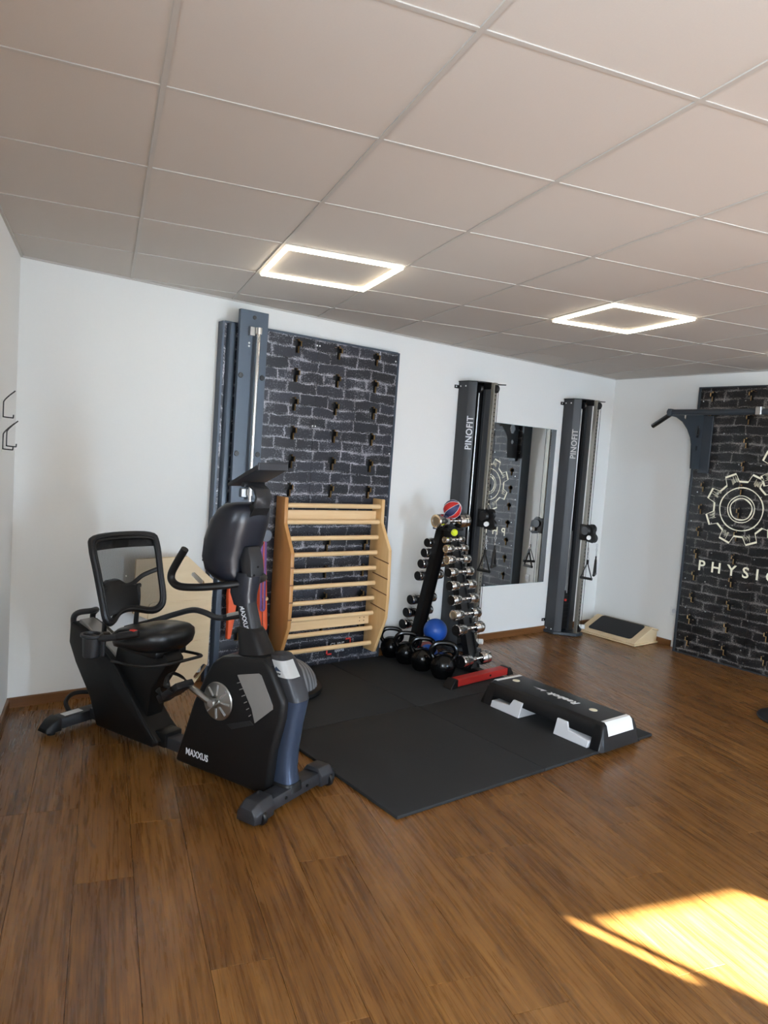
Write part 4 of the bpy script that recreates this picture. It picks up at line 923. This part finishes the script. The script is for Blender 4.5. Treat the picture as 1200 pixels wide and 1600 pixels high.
for s_ in (-1, 1):
    y = s_ * .089
    cd = MB().lathe([(0, y), (.088, y), (.090, y + s_ * .004), (.086, y + s_ * .008), (.03, y + s_ * .012), (0, y + s_ * .014)], (1.04, 0, .395), 36, 'y').build('crank_disc', 'chromed', bk)
    for k in range(8):
        a = 2 * PI * k / 8
        MB().tube([(1.04 + .03 * math.cos(a), y + s_ * .012, .395 + .03 * math.sin(a)), (1.04 + .078 * math.cos(a), y + s_ * .009, .395 + .078 * math.sin(a))], .006, 8).build('disc_rib', 'silver', cd)
    d = -1 if s_ < 0 else 1                                # near crank points back, far crank forward
    ex, ez = (1.04 - .135, .395 + .055) if s_ < 0 else (1.04 + .135, .395 - .055)
    yc = s_ * .115
    ca = MB().tube([(1.055 if s_ < 0 else 1.02, yc, .39 if s_ < 0 else .40), (1.0 if s_ < 0 else 1.08, yc + s_ * .012, .405 if s_ < 0 else .38), (ex, yc + s_ * .03, ez)], [.020, .016, .014], 12).build('crank_arm', 'chromed', bk)
    MB().cyl((1.04, s_ * .10, .395), (1.04, s_ * .142, .395), .018, n=18).build('crank_hub', 'steel', ca)
    pdl = empty('pedal_tmp', (0, 0, 0)); bpy.data.objects.remove(pdl)
    yp = s_ * .205
    pm = MB().box(-.06, .06, -.052, .052, -.016, .016).bevel(.006, 2); pm.xf(Matrix.Translation((ex - .01, yp, ez - .005)) @ Matrix.Rotation(math.radians(-38), 4, 'Y'))
    pd = pm.build('pedal', 'satin', bk)
    MB().cyl((ex, yc + s_ * .03, ez), (ex, yp - s_ * .04, ez), .007, n=10).build('pedal_axle', 'steel', pd)
    Rp = Matrix.Translation((ex - .01, yp, ez - .005)) @ Matrix.Rotation(math.radians(-38), 4, 'Y')
    MB().tube(smoothpath([(.02, -.05, -.012), (.01, -.055, .035), (0.0, -.02, .075), (0.0, .02, .075), (.01, .052, .035), (.02, .05, -.012)], 4), 1, 8, flat=(.004, .016), up=(0, 0, 1)).xf(Rp).build('foot_strap', 'black', pd)
    MB().box(-.115, -.06, -.035, .035, -.014, .026).bevel(.006, 2).xf(Rp).build('heel_rest', 'black', pd)
    MB().tube(smoothpath([(-.06, -.035, .0), (-.10, -.02, .05), (-.10, .02, .05), (-.06, .035, 0)], 4), 1, 8, flat=(.003, .012), up=(0, 0, 1)).xf(Rp).build('heel_strap', 'black', pd)
# front post: dark upper cover and blue metallic lower tube
def postsec(xc, z, hx, hy): return superell(xc, 0, z, hx, hy, 24, 3.2)
MB().loft([postsec(1.395, .075, .058, .052), postsec(1.385, .15, .050, .047), postsec(1.392, .25, .046, .046), postsec(1.405, .36, .046, .047), postsec(1.418, .44, .047, .05), postsec(1.425, .475, .045, .052)]).build('front_post', 'bluemet', bk, smooth=50)
MB().loft([postsec(1.422, .474, .047, .054), postsec(1.412, .50, .050, .057), postsec(1.375, .575, .050, .058), postsec(1.335, .64, .046, .056), postsec(1.325, .662, .036, .044)]).build('post_cover', 'graph', bk, smooth=50)
MB().loft([postsec(1.395, .060, .068, .062), postsec(1.393, .082, .066, .060), postsec(1.392, .096, .060, .054)]).build('post_collar', 'black', bk)
# badge wrapped on the near front corner of the cover
mb = MB(); secs = []
for zf, z in ((0, .575), (1, .615), (2, .645)):
    xc, hx, hy = {0: (1.375, .0515, .0595), 1: (1.350, .0495, .0585), 2: (1.333, .0475, .0575)}[zf]
    row = []
    for i in range(9):
        a = math.radians(-100 + 105 * i / 8); c, s_ = math.cos(a), math.sin(a)
        row.append((xc + hx * math.copysign(abs(c) ** .625, c), hy * math.copysign(abs(s_) ** .625, s_), z))
    secs.append(row)
mb.loft(secs, cap=False, closed=False); bmesh.ops.solidify(mb.bm, geom=mb.bm.faces[:], thickness=-.001); mb.build('badge', 'white', bk)
for k in range(5): MB().box(1.330 + .009 * k, 1.336 + .009 * k, -.0612, -.0592, .585, .592).build('badge_mark', 'black', bk)
MB().prism([(1.335, .60), (1.375, .60), (1.345, .618)], -.0606, -.0590, 'y').build('badge_mark', 'bluemet', bk)
# mast
MB().loft([superell(1.190, 0, .595, .100, .066, 28, 3), superell(1.175, 0, .65, .082, .060, 28, 3), superell(1.140, 0, .735, .062, .052, 28, 3), superell(1.136, 0, .75, .052, .046, 28, 3)]).build('mast_collar', 'satin', bk, smooth=50)
MB().loft([superell(1.145, 0, .72, .046, .040, 24, 3), superell(1.095, 0, .87, .042, .038, 24, 3)]).build('mast', 'dkgrey', bk, smooth=50)
MB().loft([superell(1.090, 0, .845, .050, .046, 28, 2.6), superell(1.078, 0, .90, .060, .056, 28, 2.6), superell(1.085, 0, .955, .062, .062, 28, 2.6), superell(1.095, 0, 1.0, .055, .058, 28, 2.6)]).build('mast_head', 'navy', bk, smooth=60)
cs = MB().loft([superell(1.03, 0, .935, .05, .055, 32), superell(1.005, 0, .965, .080, .095, 32), superell(.99, 0, 1.00, .095, .125, 32), superell(.985, 0, 1.06, .105, .138, 32), superell(1.0, 0, 1.14, .112, .142, 32), superell(1.03, 0, 1.23, .108, .142, 32), superell(1.055, 0, 1.285, .090, .132, 32), superell(1.065, 0, 1.312, .065, .11, 32), superell(1.068, 0, 1.320, .03, .06, 32)]).build('console', 'navy', bk, smooth=70)
MB().loft([[(.884 + .075 * f, -.09, 1.03 + .20 * f), (.884 + .075 * f, .09, 1.03 + .20 * f), (.905 + .075 * f, .09, 1.03 + .20 * f), (.905 + .075 * f, -.09, 1.03 + .20 * f)] for f in (0, 1)]).bevel(.004, 1).build('display', 'iron', cs)
MB().loft([[(1.105, -.052, .985), (1.160, -.045, .985), (1.160, .045, .985), (1.105, .052, .985)], [(1.09, -.052, 1.05), (1.150, -.045, 1.06), (1.150, .045, 1.06), (1.09, .052, 1.05)], [(1.07, -.05, 1.11), (1.125, -.040, 1.125), (1.125, .040, 1.125), (1.07, .05, 1.11)]]).bevel(.008, 2).build('rear_bracket', 'dkgrey', cs)
for p in ((1.157, 0, 1.03), (1.163, -.03, .995), (1.163, .03, .995)): MB().sphere(p, .006, 10).build('screw', 'black', cs)
MB().sphere((1.133, 0, .90), .006, 10).build('screw', 'black', cs)
mb = MB()
# handlebar
MB().tube(smoothpath([(1.09, -.04, .950), (1.06, -.12, .944), (1.0, -.20, .936), (.92, -.242, .932), (.875, -.25, .95), (.868, -.25, .985), (.90, -.25, 1.04), (.945, -.25, 1.105)], 5), .0175, 14).build('handlebar', 'black', bk)
MB().tube(smoothpath([(1.09, .04, .950), (1.07, .12, .948), (1.02, .20, .942), (.93, .242, .936), (.875, .25, .95), (.868, .25, .985), (.90, .25, 1.04), (.945, .25, 1.105)], 5), .0175, 14).build('handlebar', 'black', bk)
# tablet holder on a curved neck
nk = [(1.10, 1.255), (1.135, 1.275), (1.155, 1.31), (1.165, 1.35), (1.150, 1.385), (1.115, 1.405)]
secs = []
for i, p in enumerate(nk):
    a = nk[max(i - 1, 0)]; b = nk[min(i + 1, len(nk) - 1)]; d = Vector((b[0] - a[0], b[1] - a[1])).normalized(); n2 = Vector((-d.y, d.x)) * .008
    secs.append([(p[0] + n2.x, -.05, p[1] + n2.y), (p[0] + n2.x, .05, p[1] + n2.y), (p[0] - n2.x, .05, p[1] - n2.y), (p[0] - n2.x, -.05, p[1] - n2.y)])
MB().loft(secs).bevel(.003, 1).build('tablet_neck', 'dkgrey', cs, smooth=40)
MB().loft([[(1.13, -.055, 1.245), (1.16, -.055, 1.30), (1.14, -.05, 1.33), (1.10, -.055, 1.26)], [(1.13, .055, 1.245), (1.16, .055, 1.30), (1.14, .05, 1.33), (1.10, .055, 1.26)]]).build('neck_foot', 'black', cs)
th_ = MB().loft([[(1.035, y, 1.405), (1.045, y, 1.393), (1.215, y, 1.482), (1.205, y, 1.500)] for y in (-.105, .105)]).bevel(.004, 2).build('tablet_tray', 'dkgrey', cs)
MB().box(1.205, 1.216, -.10, .10, 1.476, 1.510).bevel(.003, 1).build('tablet_lip', 'graph', cs)
MB().cyl((1.10, -.07, 1.405), (1.10, .07, 1.405), .012, n=14).build('tablet_hinge', 'dkgrey', cs)
# lettering
lettering('MAXXUS', .045, (1, 0, 0), (0, 0, 1), (.845, -.0885, .088), 'whitep', bk, 'lettering', bold=.0008, width=.82)
lettering('MAXXUS', .036, (.36, 0, -.93), (.93, 0, .36), (1.093, -.0405, .845), 'whitep', bk, 'lettering', bold=.0006, width=.8)

# bmesh leftovers and unused helpers are dropped
for me in list(bpy.data.meshes):
    if me.users == 0: bpy.data.meshes.remove(me)
